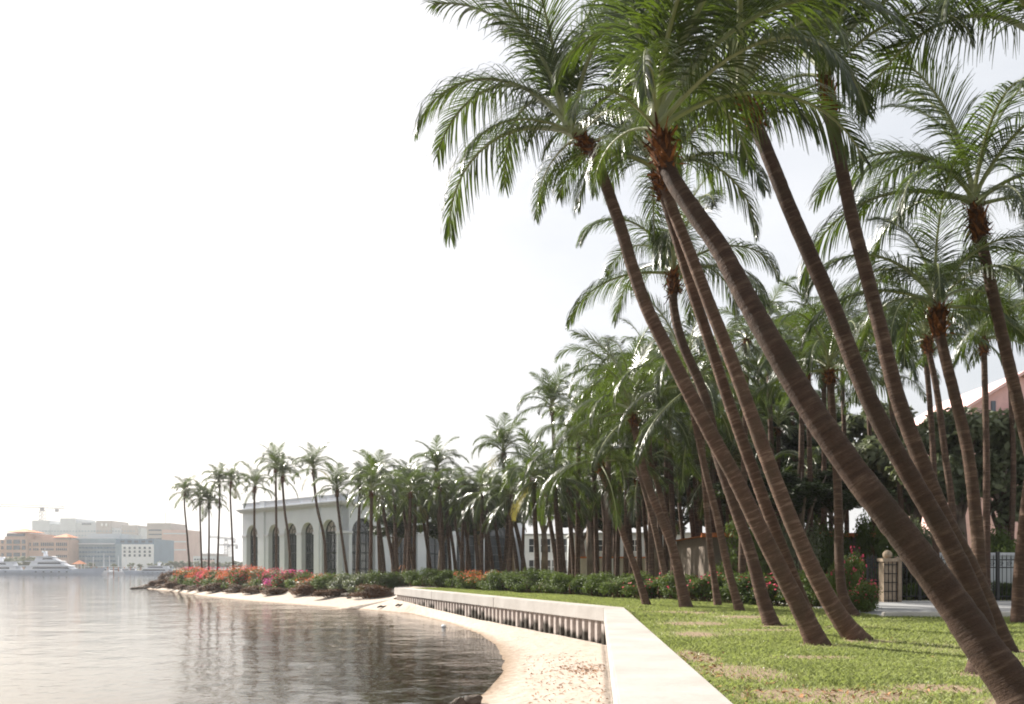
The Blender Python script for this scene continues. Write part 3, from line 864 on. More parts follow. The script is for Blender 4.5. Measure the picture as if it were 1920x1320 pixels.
drive = [([(1757, 1100), (1752, 900), (1744, 760), (1735, 660), (1733, 630)], 34), ([(1792, 1100), (1786, 960), (1772, 850), (1758, 740), (1742, 660), (1738, 640)], 30),
         ([(1850, 1105), (1850, 950), (1850, 845), (1846, 690), (1845, 640)], 31), ([(1700, 1110), (1690, 950), (1678, 820), (1668, 740), (1664, 712)], 40), ([(1640, 1108), (1636, 900), (1628, 760), (1624, 650)], 42),
         ([(1890, 1108), (1900, 900), (1895, 720), (1890, 610)], 38), ([(1590, 1108), (1586, 900), (1580, 720), (1578, 615)], 44), ([(1520, 1110), (1519, 900), (1516, 760), (1514, 700)], 38)]
for pts, Y in drive:
    by = 1063 + 2080 / Y
    pts = [(pts[0][0], by)] + pts[1:]
    palm('upright palm among the leafy trees behind the fan of leaning trunks', pts, Y, 0, .15, .11, .9, 15, 'ABBBCCCDD', False, group='upright palms among the leafy trees', base_z=-0.05, sheath=1.3)

# ------------------------------------------------------------------ leafy things
def leaf_cloud(n, lumps, size, seed, fill=0.45, up=0.3, aspect=0.55):
    """rhombic leaves spread through a set of lumps (x, y, z, rx, ry, rz)"""
    r = np.random.default_rng(seed)
    L = np.array(lumps, float); vol = (L[:, 3] * L[:, 4] * L[:, 5]) ** 0.7
    k = r.choice(len(L), n, p=vol / vol.sum())
    d = r.normal(size=(n, 3)); d /= np.linalg.norm(d, axis=1)[:, None]
    rad = r.uniform(0, 1, n) ** fill * (1 + 0.10 * r.normal(size=n))
    c = L[k, :3] + d * L[k, 3:6] * rad[:, None]
    nrm = d * 0.7 + r.normal(size=(n, 3)) * 0.55 + np.array([0, 0, up]); nrm /= np.linalg.norm(nrm, axis=1)[:, None]
    t = r.normal(size=(n, 3)); t -= nrm * (t * nrm).sum(1)[:, None]; t /= np.linalg.norm(t, axis=1)[:, None]
    b = np.cross(nrm, t); s = size * r.uniform(0.65, 1.35, n)[:, None]
    v = np.stack([c - t * s, c - b * s * aspect + nrm * s * 0.12, c + t * s, c + b * s * aspect + nrm * s * 0.12], 1).reshape(-1, 3)
    f = np.arange(4 * n).reshape(n, 4)
    return v, f
def bush_lumps(seed, w, d, h, n=16):
    r = random.Random(seed); out = []
    for k in range(n):
        a = r.uniform(0, 2 * PI); q = r.uniform(0.2, 0.85)
        x, y = math.cos(a) * q * w / 2, math.sin(a) * q * d / 2
        z = h * (r.uniform(0.3, 0.86) if q < 0.6 else r.uniform(0.25, 0.7))
        s = r.uniform(0.16, 0.30)
        out.append((x, y, z, s * w * 0.75, s * d * 0.8, s * h * 0.95))
    out.append((0, 0, h * 0.4, w * 0.36, d * 0.36, h * 0.36))
    return out
BUSH = {}; BLOOM = {}; TWIG = {}
for v in range(4):
    lp = bush_lumps(40 + v, 3.0, 2.4, 2.0)
    for mn, mt in (('green', 'leaf'), ('rust', 'leaf_rust'), ('grey', 'leaf_grey')):
        a, f = leaf_cloud(9000, lp, 0.058, 60 + v)
        BUSH[mn, v] = np_mesh('foliage', a, f, M[mt])
    up = [(x, y, z + rz * 0.35, rx * 1.04, ry * 1.04, rz * 0.8) for x, y, z, rx, ry, rz in lp if z > 0.55]
    for c in ('orange', 'magenta', 'pink', 'red'):
        sel = random.Random(v * 9 + len(c)).sample(up, max(3, len(up) * 2 // 3))
        a, f = leaf_cloud(1150, sel, 0.05, 80 + v + len(c), 0.16, 0.4, 0.8)
        BLOOM[c, v] = np_mesh('blossom', a, f, M['fl_' + c])
    a, f = leaf_cloud(170, up, 0.07, 90 + v, 0.16, 0.4, 0.8)
    BLOOM['few', v] = np_mesh('blossom', a, f, M['fl_pink'])
    tw = MB(); r = random.Random(v)
    for k in range(34):
        a = r.uniform(0, 2 * PI); q = r.uniform(0.2, 1.25)
        b0 = (math.cos(a) * q * 0.5, math.sin(a) * q * 0.4, -0.15)
        tw.tube([b0, (b0[0] * 1.6 + r.uniform(-.2, .2), b0[1] * 1.6 + r.uniform(-.2, .2), r.uniform(.35, .6)), (b0[0] * 2.1 + r.uniform(-.3, .3), b0[1] * 2.1 + r.uniform(-.3, .3), r.uniform(0.8, 1.35))],
                [0.035, 0.024, 0.01], 4)
    TWIG[v] = tw.mesh('stems', M['stem'])
def bush(name, label, cat, loc, size, rz, leaf, v, bloom=None, group=None, bloom2=None):
    o = thing(name, label, cat, loc, rz, group)
    sx, sy, sz = size
    link('stems', TWIG[v], o, scale=size)
    tag(link('foliage', BUSH[leaf, v], o, scale=size), kind='stuff')
    for b in (bloom, bloom2):
        if b: tag(link('blossom', BLOOM[b, v if b == bloom else (v + 1) % 4], o, scale=(sx * 1.02, sy * 1.02, sz * 1.03)), kind='stuff')
    return o
# the flowering bank along the beach
BANK = [(-9.2, 56.2), (-16.8, 65.0), (-27.5, 78.6), (-34.2, 89.2), (-39.2, 100.2), (-41.6, 102.4)]
def along(poly, s):
    for a, b in zip(poly[:-1], poly[1:]):
        d = math.hypot(b[0] - a[0], b[1] - a[1])
        if s <= d or b == poly[-1]:
            t = min(1, s / d); return a[0] + (b[0] - a[0]) * t, a[1] + (b[1] - a[1]) * t
        s -= d
def plen(poly): return sum(math.hypot(b[0] - a[0], b[1] - a[1]) for a, b in zip(poly[:-1], poly[1:]))
br = random.Random(5)
LB = plen(BANK); nb = 27
seqs = ['g', 'g', 'g', 'g', 'go', 'g', 'pm', 'pm', 'gp', 'go', 'po', 'oo', 'po', 'o', 'go', 'op', 'oo', 'po', 'oo', 'om', 'mo', 'mm', 'om', 'oo', 'o', 'r', 'r']
lab = {'g': 'green leafy bush without blossom on the bank above the beach', 'r': 'rust brown bush at the bare tip of the point',
       'go': 'green bush flecked with orange blossom on the bank above the beach', 'pm': 'bush with pink and magenta blossom before the pavilion corner',
       'gp': 'green bush flecked with pink blossom on the bank above the beach', 'po': 'bush mixing pink and orange blossom on the bank above the beach',
       'oo': 'bush thick with orange blossom on the bank above the beach', 'o': 'bush with scattered orange blossom on the bank above the beach',
       'op': 'bush mixing orange and pink blossom below the pavilion arches', 'om': 'bush mixing orange and magenta blossom on the bank above the beach',
       'mo': 'bush mixing magenta and orange blossom below the thin palms', 'mm': 'bush glowing with magenta blossom below the thin palms'}
cmap = {'o': 'orange', 'p': 'pink', 'm': 'magenta', 'g': None, 'r': None}
for k in range(nb):
    x, y = along(BANK, LB * k / (nb - 1))
    s = seqs[k]
    cols = [cmap[c] for c in s if cmap[c]]
    zb = np.interp(y, [55, 64, 78, 104], [-0.62, -0.74, -0.92, -1.0])
    hz = (1.02 - zb) / 2.0 * br.uniform(0.92, 1.06)
    if k >= 25: hz *= 0.93
    if k < 5: hz *= 0.94
    lf = 'rust' if s == 'r' else ('grey' if br.random() < 0.35 else 'green')
    bush('flowering_bush', lab[s], 'bush', (x + 0.5, y + 0.9, zb), (1.12, 1.1, hz), br.uniform(-0.5, 0.5), lf, br.randrange(4), cols[0] if cols else None, 'bushes on the bank', cols[1] if len(cols) > 1 else None)
    # low rusty skirt of the same bank
    if k % 2 == 0 or k > 20:
        bush('low_shrub', 'low rusty shrub at the foot of the flowering bank', 'shrub', (x - 0.2 + br.uniform(-.3, .3), y - 0.55, zb - 0.14), (1.05, 0.7, 0.42 * br.uniform(.6, 1.2)), br.uniform(-0.5, 0.5), 'rust', br.randrange(4), None, 'rusty shrubs along the beach')
# the clipped hedge behind the lawn
HEDGE = [(-7.4, 56.5), (-3.6, 51.2), (0.6, 42.3), (3.4, 36.8), (6.6, 31.6), (9.4, 27.4)]
LH = plen(HEDGE); nh = 23
for k in range(nh):
    x, y = along(HEDGE, LH * k / (nh - 1))
    bl = 'orange' if k in (6, 7) else ('few' if k in (17, 19, 21) else None)
    lb_ = {None: 'clipped green shrub in the hedge behind the lawn', 'orange': 'clipped hedge shrub with orange blossom on top behind the lawn', 'few': 'dark hedge shrub dotted with pink blossom behind the leaning palms'}[bl]
    bush('hedge_shrub', lb_, 'hedge', (x + 0.4, y + 0.6, -0.05), (0.84, 0.80, 0.56 * br.uniform(0.93, 1.08)), br.uniform(-3, 3), 'green', br.randrange(4), None if bl is None else bl, 'shrubs of the clipped hedge')
    if bl: pass
# pink flowering bush by the drive, low hedge by the fence
bush('flowering_bush', 'dark bush with pink blossom at the end of the pale drive', 'bush', (9.85, 24.2, -0.05), (0.50, 0.50, 0.50), 0.4, 'green', 1, 'few')
bush('flowering_bush', 'tall dark bush with pink blossom beside the stone gate pier', 'bush', (10.5, 26.6, -0.05), (0.46, 0.46, 0.95), 1.4, 'green', 2, 'few')
for k in range(9):
    bush('hedge_shrub', 'low dark shrub along the foot of the iron fence', 'hedge', (13.6 + 1.55 * k, 34.6, -0.05), (0.72, 0.55, 0.36), br.uniform(-3, 3), 'green', k % 4, None, 'shrubs along the iron fence')

# broad-leaved trees behind the palms
def tree_meshes(seed, mat, n, size):
    r = random.Random(seed); lumps = []
    for k in range(22):
        a = r.uniform(0, 2 * PI); q = r.uniform(0.1, 0.85); z = r.uniform(-0.55, 0.8)
        q *= math.sqrt(max(0.15, 1 - (z * 0.9) ** 2)); s = r.uniform(0.17, 0.32)
        lumps.append((math.cos(a) * q, math.sin(a) * q, z * 0.9, s, s, s * 0.75))
    v, f = leaf_cloud(n, lumps, size, seed, 0.5, 0.35)
    crown = np_mesh('crown', v, f, M[mat])
    mb = MB()
    mb.tube([(0, 0, -2.0), (0.03, 0.02, -1.2), (0.0, 0.05, -0.5)], [0.085, 0.07, 0.05], 8)
    for k in range(9):
        l = lumps[k * 2]
        mb.tube([(0, 0.03, -0.95 + 0.06 * k), (l[0] * 0.45, l[1] * 0.45, l[2] * 0.35 - 0.3), (l[0] * 0.9, l[1] * 0.9, l[2])], [0.035, 0.022, 0.008], 5)
    return crown, mb.mesh('trunk', M['bark'], True)
TREE = {(m_, k): tree_meshes(200 + k + len(m_), m_, 7500, 0.055) for m_ in ('leaf_dark', 'leaf_grey') for k in range(2)}
def tree(label, px, py, Y, rx, rz_, mat, v, group=None):
    c = W(px, py, Y)
    o = thing('leafy_tree', label, 'tree', (c.x, c.y, -0.05), random.uniform(0, 6), group)
    crown, tr_ = TREE[mat, v]
    up = c.z + 0.05
    s = (rx, rx, rz_)
    link('trunk', tr_, o, (0, 0, up), None, (rx, rx, max(rz_, up / 1.95)))
    tag(link('crown', crown, o, (0, 0, up), None, s), kind='stuff')
    return o
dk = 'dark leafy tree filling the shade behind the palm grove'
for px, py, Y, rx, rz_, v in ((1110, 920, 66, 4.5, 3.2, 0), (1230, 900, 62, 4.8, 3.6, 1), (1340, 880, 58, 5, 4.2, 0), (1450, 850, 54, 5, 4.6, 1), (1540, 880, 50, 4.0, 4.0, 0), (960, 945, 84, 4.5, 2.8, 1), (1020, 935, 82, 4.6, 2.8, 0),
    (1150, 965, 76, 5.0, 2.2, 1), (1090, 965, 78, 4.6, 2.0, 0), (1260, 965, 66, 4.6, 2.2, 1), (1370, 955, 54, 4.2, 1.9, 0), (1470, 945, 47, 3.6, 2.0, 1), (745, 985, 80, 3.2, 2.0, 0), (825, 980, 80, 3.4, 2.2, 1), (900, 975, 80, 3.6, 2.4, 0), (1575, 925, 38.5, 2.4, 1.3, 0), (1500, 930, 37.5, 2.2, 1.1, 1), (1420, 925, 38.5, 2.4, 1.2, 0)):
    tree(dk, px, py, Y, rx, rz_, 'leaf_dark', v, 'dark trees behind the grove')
for px, py, Y, rx, rz_, v in ((1640, 850, 46, 3.6, 3.4, 0), (1720, 880, 42, 3.4, 3.4, 1), (1800, 870, 40, 3.4, 3.2, 0), (1885, 890, 40, 3.6, 3.4, 1), (1970, 880, 42, 3.6, 3.6, 0)):
    tree('grey green leafy tree behind the iron fence', px, py, Y, rx, rz_, 'leaf_grey', v, 'leafy trees behind the iron fence')

for k in range(8):
    bush('dense_shrub', 'tall dense shrub in the shade between the fence and the trees', 'shrub', (10.4 + 1.9 * k, 37.6 + 0.5 * (k % 3), -0.05), (0.95, 0.8, 1.75 * br.uniform(0.85, 1.15)), br.uniform(-3, 3), 'grey' if k % 3 == 1 else 'green', k % 4, None, 'shrubs behind the iron fence')
# ------------------------------------------------------------------ the arched pavilion
PC = Vector(((642 - 960) * 93 / 1600, 93, 0)); PD = Vector(((455 - 960) * 107.8 / 1600, 107.8, 0))
E1 = (PD - PC); LEN1 = E1.length; E1.normalize()
E2 = Vector((E1.y, -E1.x, 0))
def u_of(px, e):
    s = (px - 960) / 1600.0
    return (s * PC.y - PC.x) / (e.x - s * e.y)
pav = thing('arched_pavilion', 'pale stucco pavilion with tall arched windows, cornice and parapet', 'building', PC)
ZSP, ZWALL, ZPAR = 5.15, 8.05, 9.3
def facade(e, outn, L, openings, breaks, zb=-0.1, TH=0.85):
    """arched wall along e from the corner; outn points outside"""
    def pt(u, d, z): return tuple(e * u + outn * (-d) + Vector((0, 0, z)))
    mb = MB(); N = 14
    edges = [0.0] + [x for ab in openings for x in ab] + [L]
    for k in range(0, len(edges), 2):                    # solid piers
        a, b = edges[k], edges[k + 1]
        for d in (0, TH):
            mb.face([pt(a, d, zb), pt(b, d, zb), pt(b, d, ZWALL), pt(a, d, ZWALL)])
        if k == 0 or k == len(edges) - 2:
            x = a if k == 0 else b
            mb.face([pt(x, 0, zb), pt(x, TH, zb), pt(x, TH, ZWALL), pt(x, 0, ZWALL)])
    for a, b in openings:                                 # over each arch
        c, r_ = (a + b) / 2, (b - a) / 2
        arc = [(c - r_ * math.cos(PI * j / N), ZSP + r_ * math.sin(PI * j / N)) for j in range(N + 1)]
        for d in (0, TH):
            for j in range(N):
                (u0, z0), (u1, z1) = arc[j], arc[j + 1]
                mb.face([pt(u0, d, z0), pt(u1, d, z1), pt(u1, d, ZWALL), pt(u0, d, ZWALL)])
        path = [(a, zb)] + arc + [(b, zb)]
        for (u0, z0), (u1, z1) in zip(path[:-1], path[1:]):
            mb.face([pt(u0, 0, z0), pt(u1, 0, z1), pt(u1, TH, z1), pt(u0, TH, z0)])
    mb.build('wall', M['stucco'], pav)
    ang = math.atan2(e.y, e.x)
    def slab(name, u0, u1, z0, z1, out, mat, back=0.3):
        b_ = MB(); cu = (u0 + u1) / 2; c = e * cu + outn * ((out - back) / 2)
        b_.box((c.x, c.y, (z0 + z1) / 2), (u1 - u0, out + back, z1 - z0), 0, ang)
        return b_.build(name, mat, pav)
    for k in range(0, len(edges), 2):                     # moulded band on each pier at the spring of the arches
        a, b = edges[k], edges[k + 1]
        slab('impost_band', a - 0.06, b + 0.06, ZSP - 0.16, ZSP + 0.12, 0.10, M['trim'])
        slab('plinth', a - 0.03, b + 0.03, -0.1, 0.55, 0.07, M['trim'])
    for j, (u0, u1) in enumerate(breaks):
        slab('pilaster', u0, u1, 0.55, ZWALL - 0.003, 0.16, M['stucco'], 0.2)
        slab('parapet_pier', u0 - 0.05, u1 + 0.05, ZWALL + 0.5, ZPAR + 0.08, 0.12, M['stucco'], 0.25)
    slab('cornice', -0.35, L + 0.35, ZWALL, ZWALL + 0.16, 0.22, M['trim'], 0.9)
    slab('cornice', -0.55, L + 0.55, ZWALL + 0.16, ZWALL + 0.34, 0.42, M['trim'], 0.9)
    slab('cornice', -0.70, L + 0.70, ZWALL + 0.34, ZWALL + 0.46, 0.56, M['trim'], 0.9)
    slab('parapet', 0.02, L, ZWALL + 0.46, ZPAR - 0.12, 0.0, M['stucco'], 0.35)
    slab('parapet_coping', -0.08, L + 0.08, ZPAR - 0.12, ZPAR, 0.07, M['trim'], 0.45)
    nP = max(2, int(L / 2.6))
    for j in range(nP):                                   # raised frames of the parapet panels
        u0 = L * j / nP + 0.3; u1 = L * (j + 1) / nP - 0.3
        slab('parapet_panel', u0, u1, ZWALL + 0.66, ZPAR - 0.3, 0.05, M['trim'], 0.02)
    for a, b in openings:                                 # glazed arches
        c, r_ = (a + b) / 2, (b - a) / 2; D = TH - 0.22
        wf = MB(); rt_ = 0.07
        arc = [(c - (r_ - .05) * math.cos(PI * j / N), ZSP + (r_ - .05) * math.sin(PI * j / N)) for j in range(N + 1)]
        wf.tube([pt(a + .05, D, zb)] + [pt(u, D, z) for u, z in arc] + [pt(b - .05, D, zb)], 0.10, 4)
        def bar(u0, z0, u1, z1, w_=0.10): wf.bar(pt(u0, D, z0), pt(u1, D, z1), w_)
        bar(a, ZSP, b, ZSP, 0.22); bar(a, 2.9, b, 2.9, 0.16); bar(a, 1.1, b, 1.1, 0.16); bar(a, 4.0, b, 4.0, 0.07); bar(a, 2.0, b, 2.0, 0.07)
        nm = 4 if r_ > 1 else 3
        for j in range(1, nm):
            u = a + (b - a) * j / nm; bar(u, zb, u, ZSP, 0.12 if j * 2 == nm else 0.08)
        for an in (45, 90, 135): bar(c + 0.5 * r_ * math.cos(R(an)), ZSP + 0.5 * r_ * math.sin(R(an)), c + r_ * math.cos(R(an)), ZSP + r_ * math.sin(R(an)), 0.07)
        hal = [pt(c + 0.5 * r_ * math.cos(PI * j / 8), D, ZSP + 0.5 * r_ * math.sin(PI * j / 8)) for j in range(9)]
        wf.tube(hal, 0.045, 4); bar(c, ZSP, c, ZSP + 0.5 * r_, 0.07)
        w_ = wf.build('window', M['frame'], pav)
        g = MB()
        g.face([pt(a, D + 0.06, zb), pt(b, D + 0.06, zb), pt(b, D + 0.06, ZSP), pt(a, D + 0.06, ZSP)])
        g.build('pane', M['glass'], w_)
        g = MB(); g.face([pt(u, D + 0.06, z) for u, z in [(c - r_ * math.cos(PI * j / N), ZSP + r_ * math.sin(PI * j / N)) for j in range(N + 1)]])
        g.build('fanlight', M['blind'] if e is E1 else M['glass'], w_)
N1 = Vector((-E1.y, E1.x, 0)); N1 = N1 if N1.dot(Vector((-1, -1, 0))) > 0 else -N1
N2 = -E1
op1 = [(603, 631), (565, 588), (533, 556), (503, 524), (462, 483)]
op1 = [tuple(sorted((u_of(b, E1), u_of(a, E1)))) for a, b in op1]
L2_ = u_of(985, E2)
op2 = [tuple(sorted((u_of(a, E2), u_of(b, E2)))) for a, b in ((660, 704), (735, 783), (800, 845), (856, 896), (913, 959))]
brk = [((op1[0][1] + op1[1][0]) / 2 - 0.45, (op1[0][1] + op1[1][0]) / 2 + 0.45), ((op1[3][1] + op1[4][0]) / 2 - 0.5, (op1[3][1] + op1[4][0]) / 2 + 0.5)]
print('pavilion', LEN1, [tuple(round(q, 2) for q in x) for x in op1], L2_, [tuple(round(q, 2) for q in x) for x in op2])
facade(E1, N1, LEN1, op1, brk)
facade(E2, N2, L2_, op2, [])
mb = MB()
far = E1 * LEN1 + E2 * L2_
q = [Vector((0, 0, 0)), E1 * LEN1, far, E2 * L2_]
ins = lambda p: (p * 0.985 + far * 0.0075)
mb.face([tuple(ins(p) + Vector((0, 0, ZWALL + 0.2))) for p in q]); mb.build('roof', M['roofing'], pav)
mb = MB()
for a, b in ((q[1], q[2]), (q[2], q[3])):
    a, b = ins(a), ins(b)
    mb.face([(a.x, a.y, -0.1), (b.x, b.y, -0.1), (b.x, b.y, ZPAR), (a.x, a.y, ZPAR)])
mb.build('back_wall', M['stucco'], pav)
# timber props at the foot of the thick palm
pr = thing('tree_props', 'wooden props bracing the thick palm by the pavilion', 'support', W(757, 1088, 68.0) * 1.0)
pr.location.z = -0.05
for a in range(4):
    an = a * PI / 2 + 0.4
    MB().bar((math.cos(an) * 1.0, math.sin(an) * 1.0, 0), (math.cos(an) * 0.2, math.sin(an) * 0.2, 1.5), 0.10).build('prop', M['timber'], pr)

# ------------------------------------------------------------------ white house, cream wall, low tiled house, pink villa behind the grove
def box_house(name, label, x0, x1, y0, y1, h, wmat, roofm, wins=(), eave=0.35, rise=1.2, zb=-0.1):
    o = thing(name, label, 'house', ((x0 + x1) / 2, y0, 0))
    ox, oy = (x0 + x1) / 2, y0; w = x1 - x0; d = y1 - y0
    MB().box((0, d / 2, (h + zb) / 2), (w, d, h - zb)).build('wall', wmat, o)
    if rise > 0:
        r_ = MB(); a = w / 2 + eave; y_0, y_1 = -eave, d + eave; rg = min(a, (y_1 - y_0) / 2) * 0.95
        b0 = [(-a, y_0, h), (a, y_0, h), (a, y_1, h), (-a, y_1, h)]; ym = (y_0 + y_1) / 2
        t0, t1 = (-a + rg, ym, h + rise), (a - rg, ym, h + rise)
        r_.face([b0[0], b0[1], t1, t0]); r_.face([b0[1], b0[2], t1]); r_.face([b0[2], b0[3], t0, t1]); r_.face([b0[3], b0[0], t0]); r_.face(b0[::-1])
        rf = r_.build('roof', roofm, o)
        MB().box((0, y_0 - 0.03, h + 0.03), (2 * a, 0.12, 0.2)).build('eave_tiles', roofm, rf)
    else:
        MB().box((0, d / 2, h + 0.1), (w + 0.3, d + 0.3, 0.2)).build('roof', roofm, o)
    for wx, wz, ww, wh in wins:
        f = MB()
        for sx in (-1, 1): f.box((wx - ox + sx * (ww / 2 + 0.05), -0.03, wz), (0.1, 0.1, wh + 0.2))
        for sz in (-1, 1): f.box((wx - ox, -0.035, wz + sz * (wh / 2 + 0.05)), (ww + 0.004, 0.1, 0.1))
        f.box((wx - ox, -0.02, wz), (0.06, 0.05, wh)); f.box((wx - ox, -0.021, wz), (ww, 0.05, 0.06))
        fo = f.build('window', M['white'], o)
        MB().box((wx - ox, -0.005, wz), (ww, 0.03, wh)).build('pane', M['glass'], fo)
    return o
Yh = 108
xx = lambda px, Y: (px - 960) * Y / 1600.0
box_house('white_house', 'white two storey house with dark windows seen through the grove', xx(984, Yh), xx(1070, Yh), Yh, Yh + 10, 5.3, M['white'], M['roofing'],
          [(xx(p, Yh), z, 1.2, 1.7) for p in (1001, 1023, 1044, 1062) for z in (1.3, 4.0)], rise=0)
Yh = 84
box_house('grey_house', 'long pale grey house behind the cream garden wall', xx(1075, Yh), xx(1300, Yh), Yh, Yh + 9, 4.5, M['hgrey'], M['roofing'], [(xx(p, Yh), 3.4, 1.0, 1.1) for p in (1130, 1190, 1225)], rise=0)
gw = thing('garden_wall', 'cream garden wall with tiled coping and pilasters behind the grove', 'wall', (xx(1190, 70), 70, 0))
g0, g1 = xx(1078, 70) - xx(1190, 70), xx(1330, 70) - xx(1190, 70)
MB().box(((g0 + g1) / 2, 0.2, 0.95), (g1 - g0, 0.35, 2.1)).build('panel', M['cream'], gw)
MB().box(((g0 + g1) / 2, 0.2, 2.08), (g1 - g0 + 0.2, 0.6, 0.14)).build('coping', M['tile'], gw)
for k in range(8):
    MB().box((g0 + (g1 - g0) * (k + 0.3) / 8, -0.05, 0.95), (0.42, 0.22, 2.08)).build('pilaster', M['white'] if k % 3 == 2 else M['cream'], gw)
th = box_house('tiled_house', 'low beige house with orange tiled eave behind the leaning trunks', xx(1330, 40), xx(1640, 40), 40, 48, 2.75, M['beige'], M['tile'],
               [(xx(1425, 40), 1.5, 1.0, 1.2), (xx(1500, 40), 1.5, 0.8, 1.5)], eave=0.5, rise=0.55)
d_ = MB(); d_.box((xx(1588, 40) - th.location.x, -0.03, 0.95), (0.5, 0.08, 2.1)); d_.build('door', M['white'], th)
# pink villa
Yv = 66
pv = thing('pink_villa', 'pink villa with a gabled roof and orange tiles above the trees', 'house', (xx(1880, Yv), Yv, 0))
vx = lambda px: xx(px, Yv) - xx(1880, Yv); vz = lambda py: ZC + (1063 - py) * Yv / 1600
MB().prism([(vx(1806), -0.1), (vx(2030), -0.1), (vx(2030), vz(775)), (vx(1915), vz(706)), (vx(1806), vz(772))], 0, 12).build('wall', M['pink'], pv)
for s, (xa, ya, xb, yb) in enumerate(((1796, 776, 1915, 703), (2040, 776, 1915, 703))):
    a, b = (vx(xa), vz(ya)), (vx(xb), vz(yb))
    MB().prism([a, b, (b[0], b[1] + 0.25), (a[0], a[1] + 0.25)], -0.5, 12.5).build('roof', M['pink'], pv)
MB().box((vx(1862), -0.03, vz(775)), (0.35, 0.1, 1.9)).build('window', M['wing'], pv)
MB().box((vx(1866), -0.6, vz(832)), (2.6, 1.2, 3.2)).build('bay', M['white'], pv)
MB().box((vx(1866), -0.65, vz(792)), (2.9, 1.5, 0.14)).build('bay_roof', M['iron'], pv)
pr_ = MB(); x0_, x1_ = vx(1880), vx(1912)
for k in range(9):
    z0_ = vz(825) + k * 0.22
    pr_.prism([(x0_, z0_), (x1_, z0_ + 0.75), (x1_, z0_ + 0.95), (x0_, z0_ + 0.2)], -1.0 - 0.02 * k, -0.2)
pr_.build('tile_roof', M['tile'], pv)

# ------------------------------------------------------------------ drive, kerb, iron fence and gate piers
mb = MB(); mb.box((40.2, 27.2, -0.02), (61.0, 9.8, 0.10)); 
tag(mb.build('drive', M['asphalt']), 'pale drive crossing behind the leaning palms', 'road', kind='structure')
k_ = thing('kerb', 'low concrete kerb between the lawn and the pale drive', 'kerb', (9.6, 22.2, 0))
for k in range(16):
    b = bmesh.new(); bmesh.ops.create_cube(b, size=1)
    bmesh.ops.scale(b, vec=(1.9, 0.2, 0.26), verts=b.verts); bmesh.ops.bevel(b, geom=list(b.edges), offset=0.02, segments=2, affect='EDGES')
    me_ = bpy.data.meshes.new('kerb_stone'); b.to_mesh(me_); b.free(); me_.materials.append(M['kerb'])
    link('kerb_stone', me_, k_, (1.0 + 1.92 * k, 0.0, 0.0))
fe = thing('iron_fence', 'black wrought iron fence with scrolled top rail beyond the drive', 'fence', (12.9, 33.4, 0))
pk = MB(); pk.bar((0, 0, -0.1), (0, 0, 1.62), 0.03, 0, 6); pk.bar((0, 0, 1.62), (0, 0, 1.80), 0.055, 0, 4, 0.004)
pkm = pk.mesh('picket', M['iron'])
sc = MB()
sp = [(0.11 * (1 - t / 22) * math.cos(t * 0.62), 0, 1.42 + 0.11 * (1 - t / 22) * math.sin(t * 0.62)) for t in range(20)]
sc.tube(sp, 0.012, 4)
scm = sc.mesh('scroll', M['iron'])
for k in range(92):
    link('picket', pkm, fe, (0.17 * k, 0, 0))
    if k % 2 == 0: link('scroll', scm, fe, (0.17 * k + 0.085, -0.02, 0))
for z in (0.15, 1.28, 1.58): MB().bar((-0.05, 0, z), (15.6, 0, z), 0.045).build('rail', M['iron'], fe)
for k in range(6): MB().box((0.17 * 18 * k, 0.02, 0.9), (0.11, 0.11, 2.0)).build('post', M['iron'], fe)
# wall of the neighbouring house behind the fence
gw2 = thing('low_wall', 'pale grey wall behind the iron fence', 'wall', (29.5, 36.6, 0))
MB().box((0, 0, 0.85), (24, 0.3, 1.9)).build('panel', M['hgrey'], gw2); MB().box((0, 0, 1.85), (24.2, 0.46, 0.12)).build('coping', M['trim'], gw2)
for px, w_, lb in ((1664, 0.44, 'stout sandstone gate pier with a ball finial and iron lattice'), (1686, 0.13, 'slim stone gate post next to the stout pier')):
    Yp = 31.0; x_ = xx(px, Yp)
    gp = thing('gate_pier', lb, 'gate pier', (x_, Yp, -0.05))
    hh = 1.55 if w_ > 0.3 else 1.6
    MB().box((0, 0, hh / 2), (w_, w_, hh)).build('shaft', M['stone'], gp)
    MB().box((0, 0, hh + 0.05), (w_ + 0.12, w_ + 0.12, 0.12)).build('cap', M['stone'], gp)
    if w_ > 0.3:
        me_ = bpy.data.meshes.new('finial'); b = bmesh.new(); bmesh.ops.create_uvsphere(b, u_segments=14, v_segments=9, radius=0.17)
        b.to_mesh(me_); b.free(); me_.materials.append(M['stone']); link('finial', me_, gp, (0, 0, hh + 0.24))
        lt = MB()
        for k in range(4): lt.bar((-0.21 + 0.14 * k, -w_ / 2 - 0.03, 0), (-0.21 + 0.14 * k, -w_ / 2 - 0.03, hh), 0.028)
        for k in range(5): lt.bar((-0.24, -w_ / 2 - 0.03, 0.15 + 0.32 * k), (0.24, -w_ / 2 - 0.03, 0.15 + 0.32 * k), 0.028)
        lt.build('lattice', M['iron'], gp)
ga = thing('iron_gate', 'black iron gate leaf standing open behind the stone piers', 'gate', (xx(1640, 31), 31.2, -0.02))
for k in range(7): MB().bar((0.07 * k - 0.2, 0, 0.05), (0.07 * k - 0.2, 0, 1.65 + 0.12 * math.sin(k / 6 * PI)), 0.03).build('bar', M['iron'], ga)
for z in (0.15, 0.8, 1.5): MB().bar((-0.22, 0, z), (0.24, 0, z), 0.045).build('rail', M['iron'], ga)

